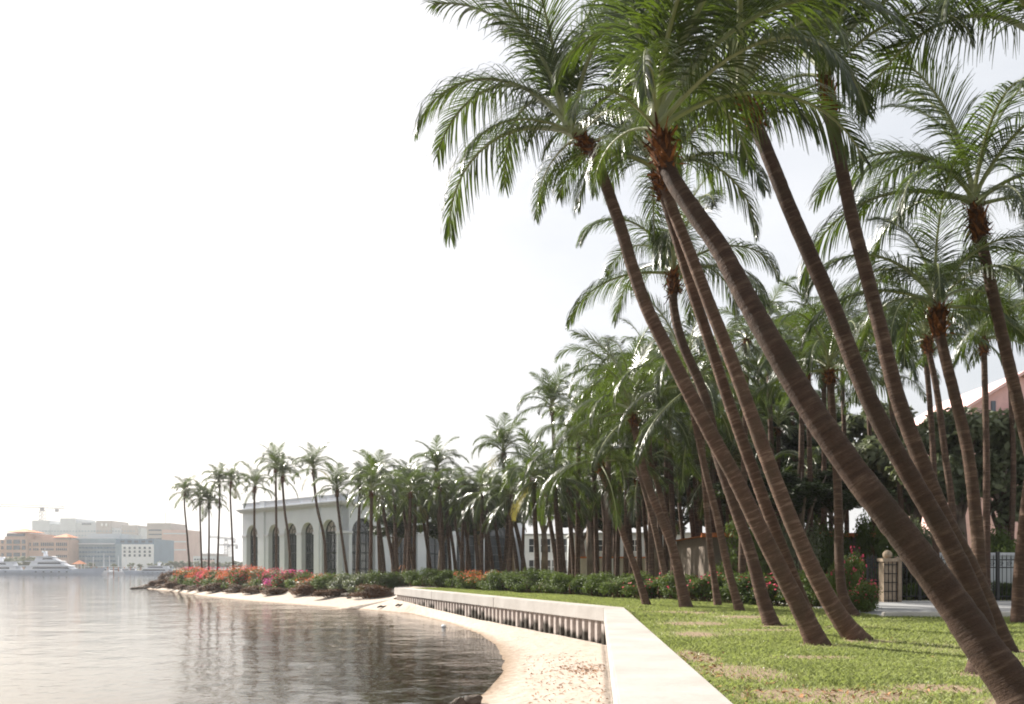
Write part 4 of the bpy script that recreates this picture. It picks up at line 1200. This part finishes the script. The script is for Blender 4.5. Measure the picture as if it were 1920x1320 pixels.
# ------------------------------------------------------------------ far town
def far_building(name, label, Y, blocks, windows=(), depth=25, cat='building'):
    """blocks: (x0, x1, ytop, material, forward) in picture units at distance Y"""
    x0 = min(b[0] for b in blocks); x1 = max(b[1] for b in blocks)
    o = thing(name, label, cat, (xx((x0 + x1) / 2, Y), Y, 0.1)); ox = o.location.x
    for (a, b, yt, mt, fw) in blocks:
        h = ZC + (1063 - yt) * Y / 1600
        w_ = (b - a) * Y / 1600
        MB().box((xx((a + b) / 2, Y) - ox, depth / 2 - fw, h / 2), (w_, depth, h)).build('block', M[mt], o)
    shared = {}
    for (px, py, ww, wh, mt, fw, nm) in windows:
        key = (ww, wh, mt, nm)
        if key not in shared:
            shared[key] = MB().box((0, 0, 0), (ww * Y / 1600, 0.5, wh * Y / 1600)).mesh(nm, M[mt])
        z = (1063 - py) * Y / 1600 + ZC - 0.1
        link(nm, shared[key], o, (xx(px, Y) - ox, -fw - 0.1, z))
    return o
def hip(o, Y, xa, xb, ye, ya, mt='tile', fw=0, depth=14):
    ox = o.location.x; z0 = ZC + (1063 - ye) * Y / 1600; z1 = ZC + (1063 - ya) * Y / 1600
    a, b = xx(xa, Y) - ox, xx(xb, Y) - ox; c = (a + b) / 2; y0, y1 = -fw - 1.2, depth
    mb = MB(); q = [(a, y0, z0), (b, y0, z0), (b, y1, z0), (a, y1, z0)]; t = (c, (y0 + y1) / 2, z1)
    for k in range(4): mb.face([q[k], q[(k + 1) % 4], t])
    mb.face(q[::-1]); mb.build('roof', M[mt], o)
wl = []
for px, ww in ((21, 9), (35, 11.5), (48, 6)):
    for py, wh in ((1016, 7.5), (1027, 7.5), (1040, 7)): wl.append((px, py, ww, wh, 'wing', 1.5, 'window'))
for px in (5, -6, -18):
    for py in (1016, 1027, 1040): wl.append((px, py, 4, 5.5, 'wing', 0, 'window'))
for k in range(20):
    px = 57 + 3.55 * k
    if k in (1, 5, 13): continue
    wl += [(px, 1020.5, 1.9, 6, 'wing', 0, 'window'), (px, 1030, 1.9, 4, 'wing', 0, 'window')]
    if k > 12: wl.append((px, 1043, 1.9, 4.5, 'wing', 0, 'window'))
wl.append((32, 1003.2, 33, 4.5, 'wing', 1.0, 'belvedere'))
tb = far_building('terracotta_block', 'terracotta coloured waterfront block with two orange hipped roofs', 420,
                  [(-70, 128.5, 1012, 'terra', 0), (12, 54, 1006.5, 'terra', 1.5), (14, 51, 1000, 'terra', 0.6), (54, 92, 1004, 'terra', -5), (92, 126, 1009, 'ftaupe', -4), (97, 122, 1007, 'ftaupe', -3)], wl)
hip(tb, 420, 8, 57, 998, 990); hip(tb, 420, 93, 125, 1007.5, 1000, fw=-3)
wl = [(162, 982.5, 17, 3, 'wing', 0, 'window'), (192, 984, 3, 5, 'white', 0.5, 'opening'), (200, 984, 3, 5, 'white', 0.5, 'opening')]
for k in range(34):
    for r_ in range(2): wl.append((64 + 5.7 * k, 996 + 8 * r_, 2.4, 2.2, 'bglass', 0.3, 'window'))
far_building('grey_hospital', 'long pale grey building with stepped roof towers behind the waterfront', 640,
             [(60, 93, 976, 'hgrey', 0), (93, 262, 990, 'hgrey', -2), (93, 113, 983, 'hgrey', -1), (113, 142, 972, 'hgrey', 0.2), (142, 180, 979.5, 'hgrey', -0.5), (180, 207, 976.5, 'ftaupe', -0.3), (228, 257, 985, 'ftaupe', 0.1), (257, 263, 1004, 'hgrey', -1.5)], wl, 30)
wl = []
for k in range(15):
    for r_ in range(4): wl.append((134 + 5.7 * k, 1027 + 8.2 * r_, 4.2, 3.2, 'bpanel', 0.0, 'window'))
wl.append((172, 1019.5, 88, 2.5, 'trim', 0.6, 'deck_band')); wl.append((172, 1009.0, 88, 2, 'trim', 0.8, 'roof_edge'))
far_building('glass_block', 'blue grey glazed waterfront block with a pale roof edge', 430, [(128.6, 217, 1010, 'bglass', 0), (150, 212, 1000, 'hgrey', -8)], wl)
wl = []
for k in range(6):
    for r_ in range(3): wl.append((236 + 9.4 * k, 1027.5 + 7 * r_, 3.6, 4.2, 'wing', 1.2, 'window'))
for k in range(5): wl.append((230 + 13 * k, 1015.5, 7, 4, 'wing', 0, 'window'))
far_building('white_block', 'white fronted block with three rows of windows under a slate blue top storey', 425, [(217.4, 289, 1011, 'bpanel', 0), (217.6, 230, 1020, 'bglass', 0.6), (230, 288.5, 1021, 'white', 1.2)], wl)
wl = []
for r_ in range(5): wl.append((328, 1000.5 + 7.6 * r_, 42, 2.6, 'fpink' if r_ % 2 else 'hgrey', 0.4, 'window_band'))
for r_ in range(5): wl.append((291, 994 + 8.2 * r_, 24, 2.4, 'wing', 0, 'window_band'))
po = far_building('pink_office', 'pinkish banded office block with a taupe tower and mast', 560, [(275.5, 320.5, 981, 'ftaupe', 0), (304, 349.5, 993.5, 'fpink', 0.3), (285, 356, 1038, 'fpink', 3)], wl)
MB().bar((xx(301.5, 560) - po.location.x, 8, 29), (xx(301.5, 560) - po.location.x, 8, 37.5), 0.4).build('mast', M['steel'], po)
far_building('low_block', 'low pale block beside the thin palms across the water', 520, [(362, 410, 1043, 'hgrey', 0), (375, 400, 1038, 'ftaupe', -2), (380, 402, 1050, 'fpink', 1)], [(366 + 5 * k, 1049, 3, 3, 'wing', 0, 'window') for k in range(8)])
def crane(label, Y, xm, ytop, ybase, xl, yl, xr, yr, s=1.0):
    o = thing('tower_crane', label, 'crane', (xx(xm, Y), Y, 0.1)); ox = o.location.x
    Z = lambda py: ZC + (1063 - py) * Y / 1600 - 0.1
    mb = MB(); w_ = 1.1 * s; zt = Z(ytop)
    for sx in (-1, 1):
        for sy in (-1, 1): mb.bar((sx * w_, sy * w_, 0), (sx * w_, sy * w_, zt), 0.35 * s)
    n = int(zt / 3)
    for k in range(n):
        for sy in (-1, 1): mb.bar((-w_, sy * w_, k * 3), (w_, sy * w_, k * 3 + 3), 0.22 * s)
        mb.bar((-w_, -w_, k * 3), (-w_, w_, k * 3 + 3), 0.22 * s)
    mb.build('mast', M['steel'], o)
    mb = MB(); a = Vector((xx(xl, Y) - ox, 0, Z(yl))); b = Vector((xx(xr, Y) - ox, 0, Z(yr)))
    for dy, dz in ((-0.8, 0), (0.8, 0), (0, 1.3)): mb.bar(a + Vector((0, dy * s, dz * s)), b + Vector((0, dy * s, dz * s)), 0.3 * s)
    N_ = 30
    for k in range(N_):
        p = a.lerp(b, k / N_); q_ = a.lerp(b, (k + 0.5) / N_) + Vector((0, 0, 1.3 * s)); r_ = a.lerp(b, (k + 1) / N_)
        mb.bar(p, q_, 0.2 * s); mb.bar(q_, r_, 0.2 * s)
    mb.build('jib', M['steel'], o)
    MB().box((0, 0, zt + 0.6), (2.4, 2.4, 3.0)).build('cab', M['steel'], o)
    MB().box(tuple(a.lerp(b, 0.94) + Vector((0, 0, -1.2 * s))), (2.4, 2, 2.4)).build('counterweight', M['steel'], o)
    return o
crane('tower crane with a long pale jib rising over the grey building', 700, 79, 956, 1063, -120, 946, 121, 953.5, 1.5)
crane('faint tower crane standing behind the thin palms', 900, 424, 1013, 1063, 393, 1008, 442, 1013, 1.5)
crane('lower faint crane jib beside the taller faint crane', 880, 429, 1025, 1063, 412, 1023, 446, 1024, 1.3)
# trees along the far shore
ft = random.Random(3)
for k, px in enumerate([-20, -4, 10, 24, 38, 52, 66, 80, 160, 172, 214, 246, 262, 282, 300, 318, 330, 342, 356, 370, 384, 398, 412, 426, 440, 452, 470, 490]):
    Y = 372 + ft.uniform(-10, 10)
    big = 1.25 if px < 60 else (0.8 if px < 150 else (0.65 if px < 290 else 0.85))
    o = thing('shore_tree', 'small rounded tree on the far shore in front of the town', 'tree', (xx(px, Y), Y, 0.1), ft.uniform(0, 6), 'trees along the far shore')
    sc_z = 2.2 * big * ft.uniform(0.85, 1.2)
    link('trunk', TREE['leaf_grey', k % 2][1], o, (0, 0, 2.4 * big), None, (2.8 * big, 2.8 * big, 1.4 * big))
    tag(link('crown', TREE['leaf_grey', k % 2][0], o, (0, 0, 2.4 * big), None, (3.0 * big, 3.0 * big, sc_z)), kind='stuff')

# ------------------------------------------------------------------ boats
def hull_mesh(L, B, H, sheer=0.6, name='hull', mat='yhull_shade'):
    mb = MB(); n = 16; prof = []
    for k in range(n + 1):
        t = k / n
        bw = B / 2 * (1 - max(0, (t - 0.45) / 0.55) ** 2.2) * (0.92 if t < 0.05 else 1)
        zt = H + sheer * t ** 2; x = -L / 2 + L * t
        rake = 0.07 * L * max(0, (t - 0.6) / 0.4) ** 1.5
        prof.append([(x + rake, -bw, zt), (x + rake * 0.45, -bw * 0.93, H * 0.45), (x, -bw * 0.72, -0.5), (x, bw * 0.72, -0.5), (x + rake * 0.45, bw * 0.93, H * 0.45), (x + rake, bw, zt)])
    i0 = len(mb.v)
    for p in prof: mb.v += p
    for k in range(n):
        for j in range(6):
            a = i0 + k * 6 + j; b = i0 + k * 6 + (j + 1) % 6
            mb.f.append((a, a + 6, b + 6, b)); mb.m.append(0)
    mb.f.append(tuple(range(i0, i0 + 6))); mb.m.append(0)
    mb.f.append(tuple(reversed(range(i0 + n * 6, i0 + n * 6 + 6)))); mb.m.append(0)
    return mb.mesh(name, M[mat])
def yacht(label, px, Y, L, flip, tiers=3, hull='yhull_shade', s=1.0):
    o = thing('motor_yacht', label, 'yacht', (xx(px, Y), Y, ZW), PI if flip else 0)
    H = L * 0.055; B = L * 0.17
    link('hull', hull_mesh(L, B, H, L * 0.03, mat=hull), o)
    z = H; x0, x1 = -L * 0.40, L * 0.22
    for t in range(tiers):
        h = L * 0.050; w_ = B * (0.84 - 0.14 * t)
        poly = [(x0, z - 0.05), (x1, z - 0.05), (x1 - h * 1.9, z + h), (x0 + h * 0.5, z + h)]
        d_ = MB().prism(poly, -w_ / 2, w_ / 2).build('deck_house', M['ywhite'], o)
        wp_ = [(x0 + L * 0.10, z + h * 0.32), (x1 - h * 1.15, z + h * 0.32), (x1 - h * 1.75, z + h * 0.74), (x0 + L * 0.11, z + h * 0.74)]
        MB().prism(wp_, -w_ / 2 - 0.03, w_ / 2 + 0.03).build('window_strip', M['ydark'], d_)
        MB().prism([(x0 - L * 0.05, z + h), (x1 - h * 1.2, z + h), (x1 - h * 1.7, z + h + L * 0.008), (x0 - L * 0.05, z + h + L * 0.008)], -w_ / 2 - 0.3, w_ / 2 + 0.3).build('deck_overhang', M['ywhite'], d_)
        z += h + L * 0.007; x0 += L * 0.055; x1 -= L * 0.105
    xm = (x0 + x1) / 2
    ms = MB().prism([(xm - L * .03, z), (xm + L * .02, z), (xm - L * .005, z + L * .06), (xm - L * .03, z + L * .06)], -0.35, 0.35)
    ms.bar((xm - L * .02, -1.6, z + L * .045), (xm - L * .02, 1.6, z + L * .045), 0.25); ms.bar((xm - L * .015, 0, z + L * .055), (xm - L * .015, 0, z + L * .1), 0.12)
    m_ = ms.build('radar_mast', M['ywhite'], o)
    for sy in (-1, 1):
        me_ = bpy.data.meshes.new('radar_dome'); b = bmesh.new(); bmesh.ops.create_uvsphere(b, u_segments=10, v_segments=7, radius=L * 0.012)
        b.to_mesh(me_); b.free(); me_.materials.append(M['ywhite']); link('radar_dome', me_, m_, (xm - L * .02, sy * 1.2, z + L * .056))
    ph = MB().box((0, 0, 0), (L * 0.022, 0.1, H * 0.2)).mesh('porthole', M['ydark'])
    for k in range(5):
        for sy in (-1, 1):
            link('porthole', ph, o, (-L * 0.25 + k * L * 0.095, sy * (B / 2 * 0.985), H * 0.62))
    return o
yacht('large motor yacht with three decks and a shade tinted hull moored before the terracotta block', 112, 285, 27.0, False)
yacht('long white stern of a motor yacht partly behind the large three decked one', -18, 297, 26, True, 2)
yacht('sleek two decked motor yacht moored beside the tip of the flowering point', 284, 292, 17.5, True, 2)
sr = random.Random(12)
for k, px in enumerate((160, 168, 177, 185, 193, 201, 208, 216, 224, 231, 239, 247)):
    Y = 306 + sr.uniform(-4, 14)
    o = thing('small_boat', 'small white cabin boat moored among the dock pilings', 'boat', (xx(px, Y), Y, ZW), sr.choice((0, PI)) + sr.uniform(-.5, .5), 'small boats at the dock')
    L = sr.uniform(6, 10)
    link('hull', hull_mesh(L, L * 0.3, 0.9, 0.5, mat='ywhite'), o)
    c_ = MB().prism([(-L * .25, .8), (L * .15, .8), (L * .02, 2.0), (-L * .22, 2.0)], -L * .1, L * .1).build('cabin', M['ywhite'], o)
    MB().prism([(-L * .2, 1.3), (L * .07, 1.3), (L * .02, 1.8), (-L * .2, 1.8)], -L * .1 - 0.02, L * .1 + 0.02).build('cabin_window', M['ydark'], c_)
    MB().box((-L * .1, 0, 2.6), (L * .5, L * .26, 0.12)).build('sun_top', M['orange' if k in (2, 5) else 'white'], o)
    post = MB()
    for sx in (-.28, .1):
        for sy in (-.1, .1): post.bar((L * sx, L * sy, 0.9), (L * sx, L * sy, 2.6), 0.08)
    post.build('top_frame', M['steel'], o)
    if k % 2 == 0: MB().bar((-L * .05, 0, 2.6), (-L * .05, 0, 5.5 + sr.uniform(0, 2)), 0.14).build('antenna', M['ywhite'], o)
dk_ = thing('dock', 'timber dock with orange brown fascia behind the moored boats', 'dock', (xx(205, 325), 325, ZW))
for k in range(20): MB().box((-8.5 + 0.86 * k, 0, 1.1), (0.82, 2.4, 0.14)).build('plank', M['timber'], dk_)
MB().box((0, -1.3, 0.75), (17.4, 0.14, 0.7)).build('fascia', M['timber'], dk_)
plm = MB().tube([(0, 0, -1.5), (0, 0, 2.6)], [0.2, 0.17], 8).mesh('piling', M['timber'])
for k in range(11):
    p_ = link('dock_piling', plm, None, (xx(150 + 10.5 * k, 301), 301 + (k % 3) * 4, ZW)); tag(p_, 'orange brown timber piling standing in the water among the boats', 'piling', 'pilings by the dock')
hut = thing('dock_pavilion', 'small open dock shelter with an orange roof behind the yacht', 'shelter', (xx(149, 350), 350, 0.1))
for sx in (-1, 1):
    for sy in (-1, 1): MB().bar((sx * 1.4, sy * 1.4, 0), (sx * 1.4, sy * 1.4, 2.4), 0.25).build('post', M['white'], hut)
q4 = [(-2.2, -2.2, 2.4), (2.2, -2.2, 2.4), (2.2, 2.2, 2.4), (-2.2, 2.2, 2.4)]
rf = MB(); [rf.face([q4[k], q4[(k + 1) % 4], (0, 0, 4.0)]) for k in range(4)]; rf.face(q4[::-1]); rf.build('roof', M['tile'], hut)

# ------------------------------------------------------------------ small things on the beach and the lawn
def lump(name, mat, seed, r_, sq=(1, 1, 1), parent=None, loc=(0, 0, 0), sub=3, amp=0.35):
    b = bmesh.new(); bmesh.ops.create_icosphere(b, subdivisions=sub, radius=r_)
    rr = random.Random(seed); ph = [(Vector((rr.uniform(-1, 1), rr.uniform(-1, 1), rr.uniform(-1, 1))).normalized(), rr.uniform(2, 7), rr.uniform(0, 6)) for _ in range(9)]
    for v in b.verts:
        n_ = v.co.normalized(); s = sum(math.sin(n_.dot(d) * f + p) for d, f, p in ph) / 9
        v.co = Vector((v.co.x * sq[0], v.co.y * sq[1], v.co.z * sq[2])) * (1 + amp * 2 * s + rr.uniform(-.05, .05))
    me_ = bpy.data.meshes.new(name); b.to_mesh(me_); b.free(); me_.materials.append(mat)
    return link(name, me_, parent, loc)
def beach_pt(x, y): return float(beach_height(np.array([[x, y]], float))[0])
x_, y_ = xx(862, 15.6), 15.6
tag(lump('coconut_husk', M['rock'], 4, 0.13, (1.1, 1, 0.9), None, (x_, y_, beach_pt(x_, y_) + 0.06)), 'dark weathered husk lying at the waterline, rounder of the pair', 'husk')
x_ += 0.22
tag(lump('coconut_husk', M['rock'], 9, 0.14, (1.25, 1, 0.85), None, (x_, y_ + 0.06, beach_pt(x_, y_) + 0.06)), 'dark weathered husk lying at the waterline, longer of the pair', 'husk')
rk = random.Random(77)
for k in range(58):                                      # stones along the foot of the bank
    s = rk.random() ** 0.7
    px_, py_ = along([(-9, 54.8), (-14.9, 64), (-26.3, 80.6), (-33.6, 90.4), (-40.4, 98.6), (-45.2, 104.1)], s * 62)
    x_, y_ = px_ + rk.uniform(-.8, .5), py_ + rk.uniform(-1.0, .4)
    if k > 44: x_, y_ = -41 - rk.uniform(0, 4.2), 99.5 + rk.uniform(-1, 4.6)
    r_ = rk.uniform(0.12, 0.34) * (1.5 if k > 44 else 1)
    tag(lump('shore_stone', M['rock'], k, r_, (1.3, 1, 0.6), None, (x_, y_, max(beach_pt(x_, y_), ZW - .05) + r_ * 0.2), 2), 'dark stone at the foot of the flowering bank', 'stone', 'stones along the bank')
for (px, py, ln, lb) in ((752, 1134, 0.9, 'dark driftwood stick by the far end of the seawall'), (716, 1137, 0.55, 'short dark driftwood chunk on the sand past the seawall end'), (748, 1139, 0.4, 'dark weed clump next to the driftwood stick')):
    Y = 2.3 * 1600 / (py - 1063); x_ = xx(px, Y); z_ = beach_pt(x_, Y)
    dr = MB().tube([(-ln / 2, 0, .03), (-ln * .1, .05, .10), (ln * .2, -.03, .06), (ln / 2, .05, .12)], [.04, .07, .06, .03], 6)
    o = dr.build('driftwood', M['rock'], None, True, (x_, Y, z_)); tag(o, lb, 'driftwood')
fx = MB().bar((0, 0, 0), (0, 0, 0.34), 0.012); fl_ = thing('marker_flag', 'small red marker flag standing in the lawn before the hedge', 'flag', (xx(1116, 38), 38, -0.03))
fx.build('wire', M['steel'], fl_); MB().box((0.05, 0, 0.24), (0.13, 0.02, 0.2)).build('pennant', M['red'], fl_)
x_, y_ = xx(832, 36), 36.0
tag(lump('white_float', M['white'], 2, 0.10, (1, 1, .9), None, (x_, y_, ZW + .04), 2, 0.02), 'small white float in the shallows off the beach', 'float')
# dry leaves on the sand and along the lawn edge
def litter(name, label, pts, size, seed, zoff=0.012):
    r = np.random.default_rng(seed); n = len(pts)
    nrm = np.array([0, 0, 1.0]) + r.normal(size=(n, 3)) * 0.35; nrm /= np.linalg.norm(nrm, axis=1)[:, None]
    t = r.normal(size=(n, 3)); t -= nrm * (t * nrm).sum(1)[:, None]; t /= np.linalg.norm(t, axis=1)[:, None]
    b = np.cross(nrm, t); s = size * r.uniform(0.5, 1.5, n)[:, None]; c = pts + np.array([0, 0, zoff])
    v = np.stack([c - t * s, c - b * s * .3 + nrm * s * .2, c + t * s, c + b * s * .3 + nrm * s * .2], 1).reshape(-1, 3)
    tag(link(name, np_mesh(name, v, np.arange(4 * n).reshape(n, 4), M['litter'])), label, 'leaves', kind='stuff')
r = np.random.default_rng(8)
c = np.concatenate([np.column_stack([r.normal(1.75, 0.35, 260), r.normal(19.5, 0.7, 260)]), np.column_stack([r.uniform(0.3, 2.0, 420), r.uniform(12, 24, 420)])])
c = c[c[:, 0] < wall_in(c[:, 1]) - 0.03]
litter('sand_litter', 'dry brown leaves scattered on the sand under the wall', np.column_stack([c, beach_height(c)]), 0.042, 3)
c = np.concatenate([np.column_stack([wall_out(yy := r.uniform(8, 13, 150)) + np.abs(r.normal(0.02, 0.3, 150)), yy]), np.column_stack([r.normal(3.5, 0.5, 90), r.normal(8.9, 0.3, 90)]), np.column_stack([r.uniform(2.5, 9, 40), r.uniform(8, 18, 40)])])
c = c[c[:, 0] > wall_out(c[:, 1]) + 0.05]
litter('lawn_litter', 'dry brown leaves along the wall edge of the lawn', np.column_stack([c, lawn_z(c)]), 0.042, 4)
# grass blades
def grass():
    r = np.random.default_rng(21)
    n = 430000
    y = 6.5 * (52 / 6.5) ** r.uniform(0, 1, n)            # even in the picture
    lo = np.array([lawn_left(q) for q in np.linspace(6, 53, 400)]); lo = np.interp(y, np.linspace(6, 53, 400), lo) + 0.42
    hi = np.minimum(0.63 * y + 1.0, np.interp(y, [6, 22, 22.1, 26, 30, 52], [99, 99, 9.6, 9.8, 7.6, -2.4]))
    x = lo + (hi - lo) * r.uniform(0, 1, n)
    P = np.column_stack([x, y]); dens = (1 - 0.9 * np.clip(bare_at(P) * 1.5, 0, 1)) * np.clip(0.62 + 0.9 * vnoise(P, 1.3, 31), 0.12, 1)
    k = (r.uniform(0, 1, n) < dens) & (hi > lo); P = P[k]; n = len(P); y = P[:, 1]
    sz = 0.6 + 0.4 * np.clip(y / 16, 0.4, 2.4)
    h = 0.042 * r.uniform(0.4, 1.7, n) * np.clip(sz, 0.8, 1.35) * (1 + 0.5 * vnoise(P, 1.2, 9)); w = 0.0062 * sz * r.uniform(0.7, 1.4, n)
    a = r.uniform(0, 2 * PI, n); bend = r.uniform(0.2, 1.3, n)
    base = np.column_stack([P, lawn_z(P) - 0.006]); sd = np.column_stack([-np.sin(a), np.cos(a), np.zeros(n)]) * w[:, None]
    d = np.column_stack([np.cos(a), np.sin(a), np.zeros(n)])
    mid = base + d * (h * bend * 0.3)[:, None] + np.array([0, 0, 1.0]) * (h * 0.6)[:, None]
    tip = base + d * (h * bend)[:, None] + np.array([0, 0, 1.0]) * h[:, None]
    v = np.stack([base - sd, base + sd, mid + sd * .8, tip, mid - sd * .8], 1).reshape(-1, 3)
    f = np.arange(5 * n).reshape(n, 5)
    tag(link('grass', np_mesh('grass', v, f, M['grass'])), 'short green grass growing on the lawn', 'grass', kind='stuff')
grass()
# ------------------------------------------------------------------ hazy air over the water
hz = MB().box((0, 740, 34), (2900, 1700, 78))
m = bpy.data.materials.new('hazy_air'); m.use_nodes = True; m.node_tree.nodes.clear()
o_ = m.node_tree.nodes.new('ShaderNodeOutputMaterial'); v_ = m.node_tree.nodes.new('ShaderNodeVolumePrincipled')
v_.inputs['Color'].default_value = (0.93, 0.95, 0.98, 1); v_.inputs['Density'].default_value = 0.00024; v_.inputs['Anisotropy'].default_value = 0.35
m.node_tree.links.new(v_.outputs[0], o_.inputs['Volume'])
tag(hz.build('haze', m), 'thin bright haze over the lagoon', 'haze', kind='stuff')
